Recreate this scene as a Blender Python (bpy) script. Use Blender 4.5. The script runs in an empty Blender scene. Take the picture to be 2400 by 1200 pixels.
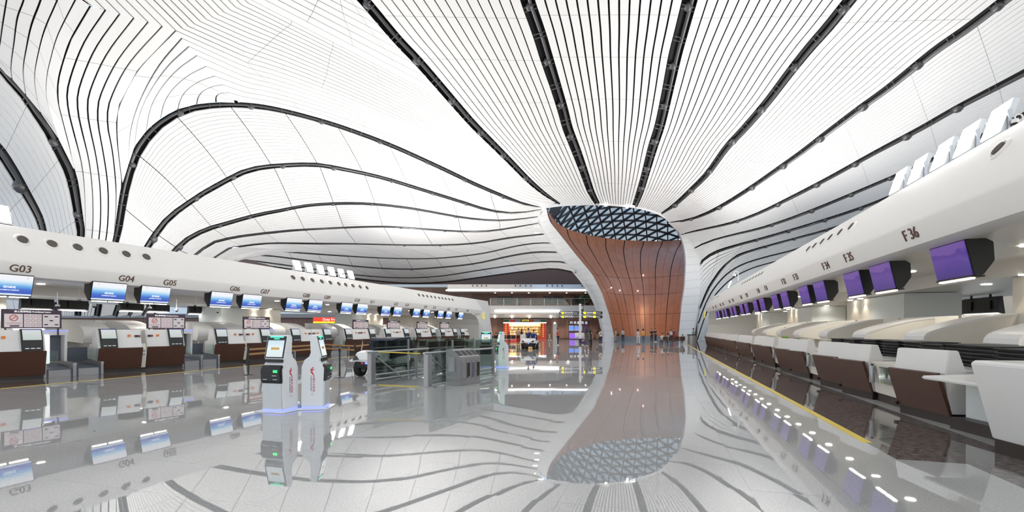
import bpy, bmesh, math, random
import numpy as np
from mathutils import Matrix, Vector
random.seed(7)
S = bpy.context.scene
C = bpy.context.collection
# ---------------------------------------------------------------- camera, sky, lights, exposure
FPX, VH, H = 1133.0, 770.0, 1.75          # focal length in pixels of the 2400 px frame, horizon row, eye height
cam = bpy.data.cameras.new('camera'); co = bpy.data.objects.new('camera', cam); C.objects.link(co)
co.location = (0, 0, H); co.rotation_euler = (math.pi/2, 0, 0)
cam.sensor_fit = 'HORIZONTAL'; cam.sensor_width = 36; cam.lens = 36*FPX/2400; cam.shift_y = (VH-600)/2400
cam.clip_end = 500; S.camera = co
EXPOSURE = -0.10
FLOOD = 45.0          # emission of the flood light panels on the canopy roofs
SPOT = 62.0            # watts of one recessed downlight
S.view_settings.view_transform = 'Standard'; S.view_settings.look = 'None'
S.view_settings.exposure = EXPOSURE; S.view_settings.gamma = 1; S.view_settings.use_curve_mapping = False
W = bpy.data.worlds.new('sky'); S.world = W; W.use_nodes = True
nt = W.node_tree; nt.nodes.clear()
tc = nt.nodes.new('ShaderNodeTexCoord'); sx = nt.nodes.new('ShaderNodeSeparateXYZ'); rp = nt.nodes.new('ShaderNodeValToRGB')
bg = nt.nodes.new('ShaderNodeBackground'); ow = nt.nodes.new('ShaderNodeOutputWorld')
nt.links.new(tc.outputs['Generated'], sx.inputs[0]); nt.links.new(sx.outputs['Z'], rp.inputs[0])
nt.links.new(rp.outputs[0], bg.inputs[0]); nt.links.new(bg.outputs[0], ow.inputs[0])
e = rp.color_ramp.elements; e[0].position = 0.0; e[0].color = (.95, .90, .84, 1); e[1].position = .8; e[1].color = (.28, .45, .72, 1)
x_ = e.new(.13); x_.color = (.86, .86, .86, 1); x_ = e.new(.24); x_.color = (.62, .82, 1.0, 1)
bg.inputs[1].default_value = 2.1
S.cycles.max_bounces = 9; S.cycles.diffuse_bounces = 5; S.cycles.glossy_bounces = 4; S.cycles.transmission_bounces = 6
S.cycles.transparent_max_bounces = 12; S.cycles.caustics_reflective = False; S.cycles.caustics_refractive = False
S.cycles.sample_clamp_indirect = 6
# ---------------------------------------------------------------- hall frame: s runs down the hall, t to the right of the camera
TH = math.atan(341/FPX); cs, sn = math.cos(TH), math.sin(TH)
HALL = -TH
def W2(s, t, z=0.0): return Vector((s*sn+t*cs, s*cs-t*sn, z))
def at(u, v, D): return Vector(((u-1200)/FPX*D, D, H+(VH-v)/FPX*D))
def gnd(u, D): return ((u-1200)/FPX*D, D)
# added area lights, unseen on the canopy roofs, to brighten the vault
for t_, row in ((-28.0, ((-2, 500), (7, 600), (16, 800), (25, 1000), (34, 1200), (45, 1400))), (10.0, ((-2, 500), (7, 600), (16, 800), (25, 1000), (34, 1200), (45, 1500)))):
    for s_, power in row:
        L_ = bpy.data.lights.new('added_roof_uplight', 'AREA'); L_.shape = 'RECTANGLE'; L_.size = 3.0; L_.size_y = 6.5; L_.energy = power*.78; L_.spread = math.radians(125); L_.color = (1, .975, .945)
        lo = bpy.data.objects.new('added_roof_uplight', L_); C.objects.link(lo); lo.location = W2(s_, t_, 5.55); lo.rotation_euler = (Matrix.Rotation(HALL, 4, 'Z') @ Matrix.Rotation(math.radians(56 if t_ < 0 else -56), 4, 'Y') @ Matrix.Rotation(math.pi, 4, 'X')).to_euler()
for s_, t_, power in ((52, -27.5, 3800), (38, -29, 1200), (30, 12.5, 800), (40, 12.5, 1200), (50, 12.5, 1700), (59, 12.0, 1500)):  # more added uplights, untilted, to brighten the far vault
    L_ = bpy.data.lights.new('added_roof_uplight', 'AREA'); L_.shape = 'RECTANGLE'; L_.size = 3.0; L_.size_y = 6.0; L_.energy = power; L_.color = (1, .975, .945)
    lo = bpy.data.objects.new('added_roof_uplight', L_); C.objects.link(lo); lo.location = W2(s_, t_, 5.55); lo.rotation_euler = (math.pi, 0, HALL)
for s_, power in ((12, 450), (21, 600), (30, 550)):      # added on the left roof's far edge to brighten the other column
    L_ = bpy.data.lights.new('added_roof_uplight', 'AREA'); L_.shape = 'RECTANGLE'; L_.size = 2.0; L_.size_y = 6.0; L_.energy = power; L_.color = (1, .975, .945)
    lo = bpy.data.objects.new('added_roof_uplight', L_); C.objects.link(lo); lo.location = W2(s_, -30.3, 5.55); lo.rotation_euler = (Matrix.Rotation(HALL, 4, 'Z') @ Matrix.Rotation(math.radians(-42), 4, 'Y') @ Matrix.Rotation(math.pi, 4, 'X')).to_euler()
# ---------------------------------------------------------------- materials
def mat(name, rgb, rough=.5, metal=0., var=.04, scale=6., emit=0., ecol=None, bump=0., ior=1.5, alpha=None, coat=0.):
    m = bpy.data.materials.new(name); m.use_nodes = True; n = m.node_tree.nodes; l = m.node_tree.links
    b = n['Principled BSDF']; b.inputs['Roughness'].default_value = rough; b.inputs['Metallic'].default_value = metal
    b.inputs['IOR'].default_value = ior; b.inputs['Coat Weight'].default_value = coat
    t = n.new('ShaderNodeTexCoord'); z = n.new('ShaderNodeTexNoise'); z.inputs['Scale'].default_value = scale; z.inputs['Detail'].default_value = 3
    l.new(t.outputs['Object'], z.inputs['Vector'])
    r = n.new('ShaderNodeMix'); r.data_type = 'RGBA'
    r.inputs[6].default_value = tuple(max(0, c*(1-var)) for c in rgb)+(1,); r.inputs[7].default_value = tuple(min(1, c*(1+var)) for c in rgb)+(1,)
    l.new(z.outputs['Fac'], r.inputs[0]); l.new(r.outputs[2], b.inputs['Base Color'])
    if emit:
        b.inputs['Emission Color'].default_value = tuple(ecol or rgb)+(1,); b.inputs['Emission Strength'].default_value = emit
    if bump:
        bp = n.new('ShaderNodeBump'); bp.inputs['Strength'].default_value = bump; l.new(z.outputs['Fac'], bp.inputs['Height']); l.new(bp.outputs[0], b.inputs['Normal'])
    if alpha is not None: b.inputs['Alpha'].default_value = alpha
    return m
M = {}
M['ceil'] = mat('ceiling_white', (.76, .76, .76), .55, var=.015)
M['dark'] = mat('void_charcoal', (.008, .008, .009), .8)
M['pipe'] = mat('duct_grey', (.10, .10, .105), .4, .5)
M['steel'] = mat('brushed_steel', (.46, .46, .47), .32, .85, var=.08)
M['rail'] = mat('rail_grey', (.36, .36, .37), .35, .6)
M['white'] = mat('solid_surface_white', (.80, .79, .77), .3, var=.015)
M['cream'] = mat('cream_plaster', (.78, .74, .66), .6, var=.02)
M['fascia'] = mat('fascia_white', (.84, .825, .80), .42, var=.012)
M['soffit'] = mat('soffit_cream', (.74, .71, .66), .35, var=.02)
M['coolwhite'] = mat('cool_white_panel', (.74, .78, .77), .45, var=.015)
M['brown'] = mat('brown_panel', (.085, .036, .022), .38, var=.12, scale=3)
M['kick'] = mat('dark_plinth', (.022, .014, .011), .4)
M['black'] = mat('black_plastic', (.012, .012, .013), .4)
M['tray'] = mat('black_tray', (.028, .028, .03), .5)
M['letter'] = mat('bronze_letter', (.12, .06, .04), .45)
M['belt'] = mat('belt_blue_grey', (.10, .115, .15), .5)
M['yellow'] = mat('yellow_line', (.80, .60, .06), .4)
M['shell'] = mat('shell_panel_white', (.76, .77, .78), .42, var=.02)
M['shellgap'] = mat('shell_gap', (.12, .12, .12), .6)
M['plinth'] = mat('plinth_bluegrey', (.20, .23, .27), .45)
M['bar'] = mat('glazing_bar_dark', (.018, .022, .03), .5)
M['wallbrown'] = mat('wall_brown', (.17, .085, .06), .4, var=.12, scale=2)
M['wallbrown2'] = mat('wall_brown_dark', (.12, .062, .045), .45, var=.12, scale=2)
M['joint'] = mat('joint_dark', (.03, .02, .018), .7)
M['red'] = mat('red_lacquer', (.36, .02, .012), .4)
M['gold'] = mat('gold_trim', (.70, .42, .10), .35, .5)
M['hole'] = mat('nozzle_hole', (.10, .085, .075), .6)
M['lamp'] = mat('lamp_lens', (1, 1, 1), .4, emit=14., ecol=(1, .97, .9))
M['tube'] = mat('light_strip', (1, 1, 1), .4, emit=6., ecol=(1, .98, .94))
M['bandlight'] = mat('light_band', (1, 1, 1), .4, emit=2.6, ecol=(1, .98, .95))
M['flood'] = mat('flood_lens', (1, 1, 1), .4, emit=FLOOD, ecol=(1, .985, .96))
M['flogo'] = mat('logo_yellow', (.75, .62, .05), .4, emit=.5, ecol=(.9, .75, .05))
M['signblack'] = mat('sign_black', (.012, .012, .016), .35)
M['signyellow'] = mat('sign_yellow', (.9, .75, .02), .4, emit=.9, ecol=(.95, .8, .02))
M['signwhite'] = mat('sign_white', (.9, .9, .9), .4, emit=.8, ecol=(1, 1, 1))
M['purple'] = mat('purple_light', (.2, .08, .5), .4, emit=.5, ecol=(.36, .15, .95))
M['bluelight'] = mat('base_light_blue', (.3, .35, .9), .4, emit=.9, ecol=(.30, .36, 1))
M['green'] = mat('green_light', (.05, .7, .4), .4, emit=1.6, ecol=(.08, .75, .45))
M['bluepanel'] = mat('blue_screen_panel', (.05, .12, .5), .3, emit=1.3, ecol=(.06, .17, .62))
M['greenled'] = mat('green_led', (.05, .8, .2), .4, emit=3, ecol=(.03, .8, .15))
M['logored'] = mat('logo_red', (.62, .02, .03), .45)
M['logodark'] = mat('logo_dark', (.06, .05, .09), .45)
M['kiosk'] = mat('kiosk_white', (.82, .83, .84), .3, var=.01)
M['kioskgrey'] = mat('kiosk_silver', (.62, .64, .66), .35, .2, var=.02)
M['rubber'] = mat('tyre_rubber', (.012, .012, .012), .75)
M['navy'] = mat('navy_vinyl', (.010, .014, .035), .5)
M['cart'] = mat('cart_white', (.80, .81, .80), .25, var=.01)
M['skin'] = mat('skin', (.55, .33, .23), .55)
M['hair'] = mat('hair_black', (.012, .009, .008), .5)
M['orange'] = mat('orange_sticker', (.85, .25, .03), .5)
M['belttape'] = mat('bronze_belt', (.42, .22, .08), .5)
M['leaf'] = mat('leaf_green', (.03, .10, .025), .6)
def glass(name, tint, op=.12, rough=.0):
    m = bpy.data.materials.new(name); m.use_nodes = True; n = m.node_tree.nodes; l = m.node_tree.links; n.clear()
    o = n.new('ShaderNodeOutputMaterial'); mx = n.new('ShaderNodeMixShader'); tr = n.new('ShaderNodeBsdfTransparent'); gl = n.new('ShaderNodeBsdfGlossy')
    fr = n.new('ShaderNodeFresnel'); fr.inputs[0].default_value = 1.5; tr.inputs[0].default_value = tint+(1,); gl.inputs['Roughness'].default_value = rough
    ad = n.new('ShaderNodeMath'); ad.operation = 'MULTIPLY_ADD'; ad.inputs[1].default_value = .8; ad.inputs[2].default_value = op*.25
    no = n.new('ShaderNodeTexNoise'); no.inputs['Scale'].default_value = .5
    l.new(fr.outputs[0], ad.inputs[0]); l.new(ad.outputs[0], mx.inputs[0]); l.new(tr.outputs[0], mx.inputs[1]); l.new(gl.outputs[0], mx.inputs[2]); l.new(mx.outputs[0], o.inputs[0])
    return m
M['glass'] = glass('barrier_glass', (.90, .975, .945), .05); M['clear'] = glass('clear_glass', (.86, .93, .91)); M['skyglass'] = glass('skylight_glass', (.93, .96, .98), .02)
def granite(name, a, b, scale, rough, ior, coat=0.):
    m = bpy.data.materials.new(name); m.use_nodes = True; n = m.node_tree.nodes; l = m.node_tree.links; p = n['Principled BSDF']
    t = n.new('ShaderNodeTexCoord'); z = n.new('ShaderNodeTexNoise'); z.inputs['Scale'].default_value = scale; z.inputs['Detail'].default_value = 5; z.inputs['Roughness'].default_value = .75
    r = n.new('ShaderNodeValToRGB'); r.color_ramp.elements[0].position = .38; r.color_ramp.elements[1].position = .62
    r.color_ramp.elements[0].color = a+(1,); r.color_ramp.elements[1].color = b+(1,)
    l.new(t.outputs['Object'], z.inputs[0]); l.new(z.outputs['Fac'], r.inputs[0]); l.new(r.outputs[0], p.inputs['Base Color'])
    p.inputs['Roughness'].default_value = rough; p.inputs['IOR'].default_value = ior
    z2 = n.new('ShaderNodeTexNoise'); z2.inputs['Scale'].default_value = 1.6; z2.inputs['Detail'].default_value = 1
    bp = n.new('ShaderNodeBump'); bp.inputs['Strength'].default_value = .006; bp.inputs['Distance'].default_value = .02
    l.new(t.outputs['Object'], z2.inputs[0]); l.new(z2.outputs['Fac'], bp.inputs['Height']); l.new(bp.outputs[0], p.inputs['Normal'])
    return m
M['floor'] = granite('granite_light_grey', (.42, .42, .42), (.55, .55, .545), 45, .02, 3.0)
M['floordark'] = granite('granite_dark_brown', (.032, .024, .021), (.24, .21, .20), 11, .03, 2.1)
M['floorcream'] = granite('granite_cream', (.50, .48, .44), (.60, .58, .53), 30, .06, 1.6)
M['grout'] = mat('tile_joint', (.28, .28, .28), .4)
def copper(name):
    m = mat(name, (.48, .20, .115), .34, .2, var=.22, scale=1.2); return m
M['copper'] = copper('copper_panel')
def screen(name, cols, strength, axis='Y', noise=.0):
    # a picture on a screen: gradient along the screen's own height
    m = bpy.data.materials.new(name); m.use_nodes = True; n = m.node_tree.nodes; l = m.node_tree.links; p = n['Principled BSDF']
    t = n.new('ShaderNodeTexCoord'); x = n.new('ShaderNodeSeparateXYZ'); r = n.new('ShaderNodeValToRGB'); l.new(t.outputs['Generated'], x.inputs[0])
    src = x.outputs[axis]
    if noise:
        z = n.new('ShaderNodeTexNoise'); z.inputs['Scale'].default_value = 3.5; z.inputs['Detail'].default_value = 4; l.new(t.outputs['Generated'], z.inputs[0])
        k = n.new('ShaderNodeMath'); k.operation = 'MULTIPLY_ADD'; k.inputs[1].default_value = noise; l.new(z.outputs['Fac'], k.inputs[0]); l.new(src, k.inputs[2]); src = k.outputs[0]
    l.new(src, r.inputs[0]); e = r.color_ramp.elements
    while len(e) > 1: e.remove(e[-1])
    e[0].position, e[0].color = cols[0][0], cols[0][1]+(1,)
    for q, c in cols[1:]: y = e.new(q); y.color = c+(1,)
    p.inputs['Base Color'].default_value = (.01, .01, .01, 1); p.inputs['Roughness'].default_value = .25
    l.new(r.outputs[0], p.inputs['Emission Color']); p.inputs['Emission Strength'].default_value = strength
    return m
M['scrblue'] = screen('flight_screen', [(0, (.75, .85, .98)), (.10, (.75, .85, .98)), (.13, (.05, .10, .52)), (.34, (.06, .16, .62)), (.5, (.16, .45, .85)), (.68, (.62, .83, .97)), (.8, (.93, .96, 1)), (1, (.95, .95, 1))], 1.0, 'Y', .06)
M['scrpurple'] = screen('idle_screen', [(.0, (.10, .20, .50)), (.10, (.12, .24, .55)), (.13, (.06, .02, .30)), (.45, (.085, .035, .40)), (.75, (.14, .06, .50)), (.95, (.09, .03, .42)), (1.3, (.20, .10, .55))], .6, 'Y', .42)
M['scrkiosk'] = screen('kiosk_screen', [(0, (.45, .62, .62)), (.1, (.75, .86, .88)), (.4, (.78, .88, .90)), (.6, (.85, .92, .95)), (1, (.62, .80, .90))], 1.0, 'Y', .12)
M['scrwhite'] = screen('device_screen', [(0, (.62, .70, .68)), (.5, (.72, .78, .76)), (.92, (.78, .84, .84)), (.95, (.22, .2, .62)), (1, (.25, .24, .70))], .85, 'Z', .0)
M['noticepaper'] = mat('notice_paper', (.80, .72, .73), .5, var=.02)
M['noticeframe'] = mat('notice_frame', (.05, .025, .05), .45)
M['noticeink'] = mat('notice_ink', (.55, .30, .32), .5)
M['noticered'] = mat('notice_red', (.6, .08, .08), .5)
# ---------------------------------------------------------------- mesh helpers
class MB:
    def __init__(s): s.v, s.f, s.m = [], [], []
    def add(s, vs, fs, m=0, X=None):
        o = len(s.v); s.v += [tuple(X @ Vector(p)) if X is not None else tuple(p) for p in vs]
        s.f += [tuple(i+o for i in f) for f in fs]; s.m += [m]*len(fs); return s
    def box(s, x0, x1, y0, y1, z0, z1, m=0, X=None):
        vs = [(x, y, z) for z in (z0, z1) for y in (y0, y1) for x in (x0, x1)]
        return s.add(vs, [(0, 2, 3, 1), (4, 5, 7, 6), (0, 1, 5, 4), (2, 6, 7, 3), (0, 4, 6, 2), (1, 3, 7, 5)], m, X)
    def hexa(s, p, m=0):   # eight corners, bottom ring then top ring, counter-clockwise from above
        return s.add(p, [(3, 2, 1, 0), (4, 5, 6, 7), (0, 1, 5, 4), (1, 2, 6, 5), (2, 3, 7, 6), (3, 0, 4, 7)], m)
    def prism(s, poly, a, b, ax='y', m=0, X=None):   # polygon in the two other axes, swept along ax
        n = len(poly)
        def P(q, w): return {'y': (q[0], w, q[1]), 'x': (w, q[0], q[1]), 'z': (q[0], q[1], w)}[ax]
        vs = [P(q, a) for q in poly]+[P(q, b) for q in poly]
        return s.add(vs, [tuple(range(n))[::-1], tuple(range(n, 2*n))]+[(i, (i+1) % n, n+(i+1) % n, n+i) for i in range(n)], m, X)
    def tube(s, pts, r, n=8, m=0, cap=True):
        pts = [Vector(p) for p in pts]; k = len(pts); rr = r if isinstance(r, (list, tuple)) else [r]*k; vs = []; up = None
        for i, p in enumerate(pts):
            d = (pts[min(i+1, k-1)]-pts[max(i-1, 0)]).normalized()
            if up is None: up = Vector((0, 0, 1)) if abs(d.z) < .9 else Vector((1, 0, 0))
            a = d.cross(up).normalized(); b = a.cross(d).normalized(); up = b
            vs += [p+(a*math.cos(2*math.pi*j/n)+b*math.sin(2*math.pi*j/n))*rr[i] for j in range(n)]
        fs = [(i*n+j, i*n+(j+1) % n, (i+1)*n+(j+1) % n, (i+1)*n+j) for i in range(k-1) for j in range(n)]
        if cap: fs += [tuple(range(n))[::-1], tuple(range((k-1)*n, k*n))]
        return s.add(vs, fs, m)
    def lathe(s, prof, n=16, m=0, X=None, c=(0, 0)):
        vs = [(c[0]+r*math.cos(2*math.pi*j/n), c[1]+r*math.sin(2*math.pi*j/n), z) for r, z in prof for j in range(n)]
        k = len(prof); fs = [(i*n+j, i*n+(j+1) % n, (i+1)*n+(j+1) % n, (i+1)*n+j) for i in range(k-1) for j in range(n)]
        fs += [tuple(range(n))[::-1], tuple(range((k-1)*n, k*n))]
        return s.add(vs, fs, m, X)
    def ball(s, c, r, n=10, k=6, m=0, X=None):
        r = r if isinstance(r, (tuple, list)) else (r, r, r)
        vs = [(c[0]+r[0]*math.sin(math.pi*i/k)*math.cos(2*math.pi*j/n), c[1]+r[1]*math.sin(math.pi*i/k)*math.sin(2*math.pi*j/n), c[2]-r[2]*math.cos(math.pi*i/k)) for i in range(k+1) for j in range(n)]
        return s.add(vs, [(i*n+j, i*n+(j+1) % n, (i+1)*n+(j+1) % n, (i+1)*n+j) for i in range(k) for j in range(n)], m, X)
    def mesh(s, name, mats):
        me = bpy.data.meshes.new(name); me.from_pydata(s.v, [], s.f)
        for q in (mats if isinstance(mats, (list, tuple)) else [mats]): me.materials.append(M[q] if isinstance(q, str) else q)
        if any(s.m): me.polygons.foreach_set('material_index', s.m)
        me.update(); return me
    def build(s, name, mats, parent=None, smooth=False, bevel=0.):
        me = s.mesh(name, mats)
        if bevel or smooth or True:
            b = bmesh.new(); b.from_mesh(me)
            if smooth: bmesh.ops.remove_doubles(b, verts=b.verts, dist=1e-5)
            bmesh.ops.recalc_face_normals(b, faces=b.faces)
            if bevel: bmesh.ops.bevel(b, geom=[e for e in b.edges if len(e.link_faces) == 2 and e.calc_face_angle(0) > .6], offset=bevel, segments=2, affect='EDGES', clamp_overlap=True)
            b.to_mesh(me); b.free()
        if smooth:
            me.polygons.foreach_set('use_smooth', [True]*len(me.polygons)); me.set_sharp_from_angle(angle=.7)
        return link(name, me, parent)
def link(name, me, parent=None):
    o = bpy.data.objects.new(name, me); C.objects.link(o)
    if parent is not None: o.parent = parent
    return o
def tag(o, label=None, cat=None, group=None, kind=None):
    if label: o['label'] = label
    if cat: o['category'] = cat
    if group: o['group'] = group
    if kind: o['kind'] = kind
    return o
def thing(name, label, cat, loc=(0, 0, 0), rz=0., group=None, kind=None):
    o = bpy.data.objects.new(name, None); C.objects.link(o); o.location = loc; o.rotation_euler = (0, 0, rz); o.empty_display_size = .2
    return tag(o, label, cat, group, kind)
KIDS = {}
def kids(o):
    return [c for c in o.children]
def dup(o, loc=None, rz=None, label=None, parent=None):
    c = o.copy(); C.objects.link(c)
    if parent is not None: c.parent = parent
    if loc is not None: c.location = loc
    if rz is not None: c.rotation_euler = (0, 0, rz)
    if label: c['label'] = label
    for k in kids(o): dup(k, parent=c)
    return c
TX = {}
def text_mesh(t, size, ext, m, align='CENTER'):
    k = (t, size, ext, m, align)
    if k not in TX:
        cu = bpy.data.curves.new('lettering', 'FONT'); cu.body = t; cu.size = size; cu.extrude = ext; cu.align_x = align; cu.align_y = 'CENTER'; cu.resolution_u = 3
        ob = bpy.data.objects.new('lettering', cu); C.objects.link(ob); bpy.context.view_layer.update()
        me = bpy.data.meshes.new_from_object(ob.evaluated_get(bpy.context.evaluated_depsgraph_get())); bpy.data.objects.remove(ob)
        me.materials.clear(); me.materials.append(M[m]); TX[k] = me
    return TX[k]
def basis(xd, yd, p):
    xd = Vector(xd).normalized(); yd = Vector(yd).normalized(); zd = xd.cross(yd)
    m = Matrix((xd, yd, zd)).transposed().to_4x4(); m.translation = Vector(p); return m
def put_text(t, size, ext, m, X, parent, name='lettering', align='CENTER', wide=1.0):
    o = link(name, text_mesh(t, size, ext, m, align), parent); o.matrix_local = X @ Matrix.Diagonal((wide, 1, 1, 1)); return o
# ---------------------------------------------------------------- ceiling: one smooth vault, given as heights over a few plan points
def _hz(v, h): return (h-H)*FPX/(VH-v)
_A = [(1400,-80,19.8),(800,-80,19.8),(200,-80,19.6),(-150,-80,19),(2000,-80,19.8),(2550,-80,19.8),(1400,0,19.6),(900,0,19.6),(2400,100,19.6),(1400,150,19.3),(1000,150,19.4),(600,100,19.2),(400,72,19),(1400,300,18.5),(1400,400,17.3),(1400,481,15.9),(1300,478,15.9),(1480,487,15.9),(1550,505,15.9),(1585,536,15.9),(1180,365,18.3),(1000,300,18.9),(900,330,18.8),(800,400,18.3),(1100,430,17.6),(1220,470,16.6),(1272,487,15.9),(640,390,18),(480,250,18.2),(760,480,17),(970,480,16.6),(1700,350,17.9),(1900,300,18.7),(2200,200,19.3),(2400,250,19.2),(2000,450,17.8),(2300,360,18.8),(1800,500,16.2),(1660,460,16.6)]
_D = [(900,550,67),(1100,545,68),(1250,520,60),(1287,559,61),(1323,610,62.5),(1370,690,64.5),(1400,740,66),(900,590,73),(1100,610,76),(900,640,80),(1100,650,81),(1250,640,75),(600,595,59),(720,605,68),(640,560,58),(530,590,51),(430,570,43.5),(190,540,34),(275,550,35),(365,568,38.5),(95,525,35.5),(0,500,38),(200,300,30.7),(300,350,32.3),(100,300,29.8),(0,300,31.5),(-100,400,36),(0,150,27),(200,150,27.6),(400,170,30.4),(-100,200,30),(183,740,36.8),(304,740,41),(360,740,45),(75,740,38.5),(20,740,40.5),(1700,550,66),(1900,550,73.5),(1642,650,66.5),(1700,640,70),(1640,720,66.5),(1750,650,74),(1800,620,75.5),(1641,617,67.3),(1627,582,68.2),(1610,555,68.8),(1640,797,66.5),(1655,790,70)]
_P = np.array([(u, v, 1/_hz(v, h)) for u, v, h in _A]+[(u, v, 1/d) for u, v, d in _D])
def _phi(r2): return np.where(r2 > 0, .5*r2*np.log(np.maximum(r2, 1e-12)), 0)
_x = _P[:, :2]/1000.; _n = len(_x)
_K = _phi(((_x[:, None]-_x[None])**2).sum(-1))+2e-3*np.eye(_n); _Q = np.c_[np.ones(_n), _x]
_s = np.linalg.solve(np.block([[_K, _Q], [_Q.T, np.zeros((3, 3))]]), np.r_[_P[:, 2], 0, 0, 0])
def vault(uv):
    uv = np.asarray(uv, float); q = uv/1000.; r2 = ((q[:, None, :]-_x)**2).sum(-1)
    d = 1/(_phi(r2)@_s[:-3]+_s[-3]+q@_s[-2:])
    return np.c_[(uv[:, 0]-1200)/FPX*d, d, H+(VH-uv[:, 1])/FPX*d]
def resample(p, n, smooth=True):
    p = np.asarray(p, float)
    if smooth and len(p) > 2:       # Catmull-Rom first
        q = np.vstack([2*p[0]-p[1], p, 2*p[-1]-p[-2]]); o = []
        for i in range(1, len(q)-2):
            for t in np.linspace(0, 1, 6, endpoint=False):
                a, b, c, d = q[i-1], q[i], q[i+1], q[i+2]
                o.append(.5*((2*b)+(c-a)*t+(2*a-5*b+4*c-d)*t*t+(3*b-a-3*c+d)*t**3))
        p = np.array(o+[p[-1]])
    L = np.r_[0, np.cumsum(np.hypot(*np.diff(p, axis=0).T))]
    t = np.linspace(0, L[-1], n); return np.c_[np.interp(t, L, p[:, 0]), np.interp(t, L, p[:, 1])]
def nrm(p): return p/np.maximum(np.linalg.norm(p, axis=1, keepdims=True), 1e-9)
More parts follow.
